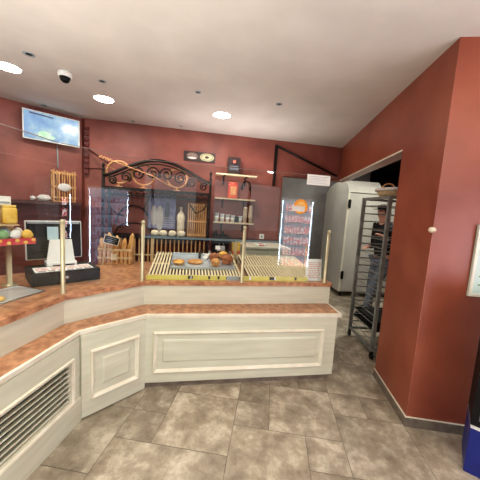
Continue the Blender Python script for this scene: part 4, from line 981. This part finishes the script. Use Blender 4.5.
for x in (0.08, aw - 0.08):
    for y in (0.1, ad - 0.1):
        mb = MB(); mb.lathe([(0.03, 0), (0.03, 0.02), (0.02, 0.03), (0.02, 0.1)], (x, y, 0), 12); mb.build('foot', 'black', t)

RX0, RX1, RY0, RY1, RH = 1.195, 1.63, 2.975, 3.545, 1.80
t = thing('tray_rack', 'tall grey steel tray rack on castors standing in the opening', 'tray rack', (RX0, RY0, 0), math.radians(8))
rw, rd = RX1 - RX0, RY1 - RY0
for x in (0, rw):
    for y in (0, rd):
        mb = MB(); mb.bb(x - 0.019, x + 0.019, y - 0.015, y + 0.015, 0.09, RH); mb.build('upright', 'rack', t)
        mb = MB(); mb.lathe([(0.032, -0.010), (0.032, 0.010)], (x, y, 0.032), 16, Matrix.Rotation(math.pi / 2, 3, 'Y')); mb.box((x, y, 0.07), (0.03, 0.026, 0.05)); mb.build('castor', 'black', t)
for z in (0.11, RH - 0.015):
    mb = MB(); mb.bb(0, rw, -0.014, 0.014, z - 0.014, z + 0.014); mb.bb(0, rw, rd - 0.014, rd + 0.014, z - 0.014, z + 0.014); mb.bb(-0.014, 0.014, 0, rd, z - 0.014, z + 0.014); mb.bb(rw - 0.014, rw + 0.014, 0, rd, z - 0.014, z + 0.014); mb.build('end_frame', 'rack', t)
NL = 17
for k in range(NL):
    z = 0.20 + k * (RH - 0.30) / (NL - 1)
    mb = MB()
    mb.bb(-0.003, 0.003, 0.0, rd, z, z + 0.006); mb.bb(rw - 0.003, rw + 0.003, 0.0, rd, z, z + 0.006)
    mb.bb(0, rw, rd - 0.005, rd + 0.005, z - 0.005, z + 0.010); mb.bb(0, rw, 0.25, 0.256, z, z + 0.006)
    mb.build('tray_runner', 'rack', t)
for lev, l in ((1, 'lowest dark baking tray in the steel rack'), (2, 'dark baking tray second from the bottom in the steel rack')):
    z = 0.20 + lev * (RH - 0.30) / (NL - 1)
    o = MB(); o.bb(0.02, rw - 0.02, 0.03, rd - 0.05, 0.0, 0.003); o.bb(0.02, rw - 0.02, 0.03, 0.036, 0, 0.02); o.bb(0.02, rw - 0.02, rd - 0.056, rd - 0.05, 0, 0.02); o.bb(0.02, 0.026, 0.03, rd - 0.05, 0, 0.02); o.bb(rw - 0.026, rw - 0.02, 0.03, rd - 0.05, 0, 0.02)
    o = o.build('baking_tray', 'black'); o.location = (RX0, RY0, z + 0.0045); o.rotation_euler.z = math.radians(8); tag(o, l, 'tray', 'dark trays in the steel rack')
# bread basket on the rack
t = thing('wicker_basket', 'oval wicker basket with a white lining and handle on top of the tray rack', 'basket', (1.30, 3.25, RH + 0.001), 0.14)
mb = MB(); mb.lathe([(0.085, 0.0), (0.115, 0.03), (0.135, 0.075), (0.128, 0.075), (0.105, 0.03), (0.0001, 0.012)], seg=22, sc=(1.0, 1.35, 1))
mb.build('basket_body', 'pale_wicker', t)
mb = MB(); mb.tube([(0.138 * math.cos(a * math.pi / 12), 1.35 * 0.138 * math.sin(a * math.pi / 12), 0.082) for a in range(24)], 0.018, 8, True); mb.build('basket_lining', 'offwhite', t)
mb = MB(); mb.tube([(0.08 * math.cos(a * math.pi / 10), 0.05, 0.085 + 0.075 * math.sin(a * math.pi / 10)) for a in range(11)], 0.008, 6); mb.build('basket_handle', 'wicker', t)

def skinned(name, verts, edges, radii, m, parent=None, sub=1, root=0):
    me = bpy.data.meshes.new(name); me.from_pydata(verts, edges, []); me.update()
    o = bpy.data.objects.new(name, me); COL.objects.link(o)
    md = o.modifiers.new('skin', 'SKIN'); md.use_smooth_shade = True
    if not me.skin_vertices: 
        bm = bmesh.new(); bm.from_mesh(me); bm.verts.layers.skin.verify(); bm.to_mesh(me); bm.free()
    for i, s in enumerate(me.skin_vertices[0].data):
        r = radii[i]; s.radius = r if isinstance(r, tuple) else (r, r); s.use_root = (i == root)
    sb = o.modifiers.new('sub', 'SUBSURF'); sb.levels = sub; sb.render_levels = sub
    dg = bpy.context.evaluated_depsgraph_get(); dg.update()
    nm = bpy.data.meshes.new_from_object(o.evaluated_get(dg))
    o.modifiers.clear(); o.data = nm; nm.materials.clear(); nm.materials.append(M[m])
    for p in nm.polygons: p.use_smooth = True
    if parent is not None: o.parent = parent
    return o
def P_(f, s, z): return (-f, s, z)
class SK:
    def __init__(s): s.v = []; s.e = []; s.r = []
    def add(s, p, r, link=None):
        s.v.append(P_(*p)); s.r.append(r); i = len(s.v) - 1
        if link is not None: s.e.append((link, i))
        return i
# posture, forward = towards the cabinet side (-x)
J = dict(pel=(0.0, 0, 0.93), sp=(0.02, 0, 1.10), ch=(0.03, 0, 1.30), nb=(0.05, 0, 1.45), nk=(0.075, 0, 1.53))
NE = (-0.02, -0.235, 1.13); NW = (0.20, -0.17, 1.27); FE = (0.0, 0.24, 1.10); FWr = (0.20, 0.14, 1.09)
def arm(k, ch, sgn, el, wr):
    sh = k.add((0.03, sgn * 0.175, 1.40), 0.062, ch); up_ = k.add(tuple((a + b) / 2 for a, b in zip((0.03, sgn * 0.19, 1.38), el)), 0.05, sh)
    e = k.add(el, 0.041, up_); w = k.add(wr, 0.027, e)
    return w
sk = SK()
pel = sk.add(J['pel'], (0.135, 0.105)); sp = sk.add(J['sp'], (0.125, 0.10), pel); chst = sk.add(J['ch'], (0.15, 0.11), sp); nb = sk.add(J['nb'], 0.075, chst)
nk = sk.add(J['nk'], 0.055, nb); hb = sk.add((0.10, 0, 1.60), (0.068, 0.075), nk); hm = sk.add((0.105, 0, 1.67), (0.076, 0.09), hb); ht = sk.add((0.095, 0, 1.735), (0.06, 0.07), hm)
sk.add((0.20, 0, 1.645), 0.013, hm)
for sgn, el, wr in ((-1, NE, NW), (1, FE, FWr)):
    w = arm(sk, nb, sgn, el, wr)
    d = (Vector(wr) - Vector(el)).normalized(); side = Vector((0, sgn * 1.0, 0)); down = d.cross(side).normalized() * (-sgn)
    palm = sk.add(tuple(Vector(wr) + d * 0.06), (0.034, 0.02), w)
    th_ = sk.add(tuple(Vector(wr) + d * 0.05 + side * -0.038 * 1.0), 0.011, palm); sk.add(tuple(Vector(wr) + d * 0.085 + side * -0.05), 0.009, th_)
    for q, ln in enumerate((0.055, 0.065, 0.06, 0.048)):
        o_ = side * (-0.024 + q * 0.017)
        a1 = sk.add(tuple(Vector(wr) + d * 0.10 + o_), 0.0095, palm); a2 = sk.add(tuple(Vector(wr) + d * (0.10 + ln * 0.55) + o_ + Vector((0, 0, -0.012))), 0.0085, a1); sk.add(tuple(Vector(wr) + d * (0.10 + ln * 0.85) + o_ + Vector((0, 0, -0.034))), 0.0075, a2)
def leg(k, s, kn, an, toe, r=1.0):
    h = k.add((0.0, s * 0.095, 0.86), 0.092 * r, pel if k is sk else 0); t1 = k.add(tuple((a + b) / 2 for a, b in zip((0.0, s * 0.095, 0.86), kn)), 0.078 * r, h)
    n_ = k.add(kn, 0.056 * r, t1); c = k.add(tuple(a * 0.6 + b * 0.4 for a, b in zip(kn, an)), 0.055 * r, n_); a_ = k.add(an, 0.038 * r, c); return a_
fr_leg = ((0.22, -0.10, 0.51), (0.34, -0.10, 0.09), (0.47, -0.10, 0.04)); bk_leg = ((0.09, 0.10, 0.49), (0.06, 0.11, 0.09), (0.20, 0.13, 0.04))
for s, L_ in ((-1, fr_leg), (1, bk_leg)):
    a_ = leg(sk, s, *L_); sk.add(L_[2], (0.036, 0.028), a_)
baker = thing('person', 'person in a dark cap, black top and grey trousers standing behind the tray rack', 'person', (1.83, 4.55, 0), 0.40)
body = skinned('body', sk.v, sk.e, sk.r, 'skin', baker, 2)
k2 = SK(); a0 = k2.add((0.0, 0, 0.88), (0.175, 0.14)); a1 = k2.add(J['sp'], (0.165, 0.13), a0); a2 = k2.add(J['ch'], (0.185, 0.14), a1); a3 = k2.add(J['nb'], 0.088, a2); k2.add((0.072, 0, 1.535), 0.064, a3)
for sgn, el, wr in ((-1, NE, NW), (1, FE, FWr)):
    sh = k2.add((0.03, sgn * 0.18, 1.40), 0.076, a3); u_ = k2.add(tuple((a + b) / 2 for a, b in zip((0.03, sgn * 0.19, 1.38), el)), 0.063, sh); e_ = k2.add(el, 0.054, u_)
    k2.add(tuple(a * 0.2 + b * 0.8 for a, b in zip(el, wr)), 0.042, e_)
skinned('black_top', k2.v, k2.e, k2.r, 'cloth_black', baker, 2)
k3 = SK(); k3.add((0.0, 0, 0.94), (0.147, 0.118))
for s, L_ in ((-1, fr_leg), (1, bk_leg)): leg(k3, s, L_[0], L_[1], L_[2], 1.22)
skinned('grey_trousers', k3.v, k3.e, k3.r, 'denim', baker, 2)
for L_ in (fr_leg, bk_leg):
    an, to = L_[1], L_[2]
    mb = MB(); mb.tube([P_(an[0] - 0.07, an[1], 0.045), P_(an[0] - 0.04, an[1], 0.055), P_(an[0] + 0.04, an[1], 0.055), P_(to[0] - 0.0, to[1], 0.045), P_(to[0] + 0.06, to[1], 0.032)], [0.03, 0.052, 0.05, 0.044, 0.015], 12)
    for v_ in mb.bm.verts: v_.co.z = max(0.0, v_.co.z)
    mb.build('shoe', 'cloth_black', baker, True)
mb = MB(); mb.lathe([(0.094, 0), (0.096, 0.03), (0.085, 0.065), (0.05, 0.085), (0.0001, 0.09)], P_(0.098, 0, 1.70), 20, None, (1.08, 0.92, 1)); mb.box(P_(0.215, 0, 1.705), (0.09, 0.13, 0.008), None, 0.003); mb.build('dark_cap', 'cloth_black', baker)
mb = MB()
for s in (-1, 1): mb.ball(P_(0.178, s * 0.032, 1.672), (0.009, 0.012, 0.008), 10)
mb.build('eyes', 'black', baker)
mb = MB(); mb.box(P_(0.176, 0, 1.602), (0.008, 0.045, 0.007), None, 0.002); mb.build('mouth', 'red_ink', baker)
mb = MB()
for s in (-1, 1): mb.ball(P_(0.09, s * 0.082, 1.66), (0.018, 0.008, 0.03), 10)
mb.build('ears', 'skin', baker)
mb = MB(); mb.ball(P_(0.07, 0, 1.67), (0.088, 0.084, 0.075), 14); mb.build('hair', 'dark_wood', baker)

# ------------------------------------------------------------------ light
w = bpy.data.worlds.new('world'); SC.world = w; w.use_nodes = True
bg = w.node_tree.nodes['Background']; bg.inputs['Color'].default_value = (0.9, 0.95, 0.97, 1); bg.inputs['Strength'].default_value = 1.35
def area(x, y, z, sx, sy, e, col=(0.97, 0.98, 0.87), rot=(0, 0, 0)):  # added area lights without fixtures, put in to brighten the rooms
    l = bpy.data.lights.new('fill_light', 'AREA'); l.shape = 'RECTANGLE'; l.size = sx; l.size_y = sy; l.energy = e; l.color = col
    o = bpy.data.objects.new('fill_light', l); COL.objects.link(o); o.location = (x, y, z); o.rotation_euler = rot
area(-1.0, 0.2, CEIL - 0.03, 1.2, 1.2, 34)
area(2.2, -0.6, CEIL - 0.03, 1.2, 1.2, 26)
area(-1.6, 0.4, 1.7, 3.0, 3.0, 44, (0.97, 0.99, 0.93), (math.pi, 0, 0))  # unseen upward fill added to lighten the ceiling
area(-0.6, 3.9, 1.9, 1.6, 0.5, 9, (1, 0.97, 0.95), (math.pi, 0, BY))  # upward fill added near the back wall, no fixture there
area(1.9, -0.2, 1.7, 2.6, 2.6, 43, (0.97, 0.99, 0.93), (math.pi, 0, 0))  # second large upward fill, added for the right half of the ceiling
area(1.9, 4.3, CEIL - 0.06, 0.5, 0.5, 30)  # fill added to brighten the cabinet in the service room
area(0.75, 5.35, CEIL - 0.06, 0.4, 0.4, 8)  # small added fill for the grey service wall
SC.view_settings.view_transform = 'Standard'
SC.view_settings.look = 'None'
SC.view_settings.exposure = 0.33
SC.view_settings.gamma = 0.92
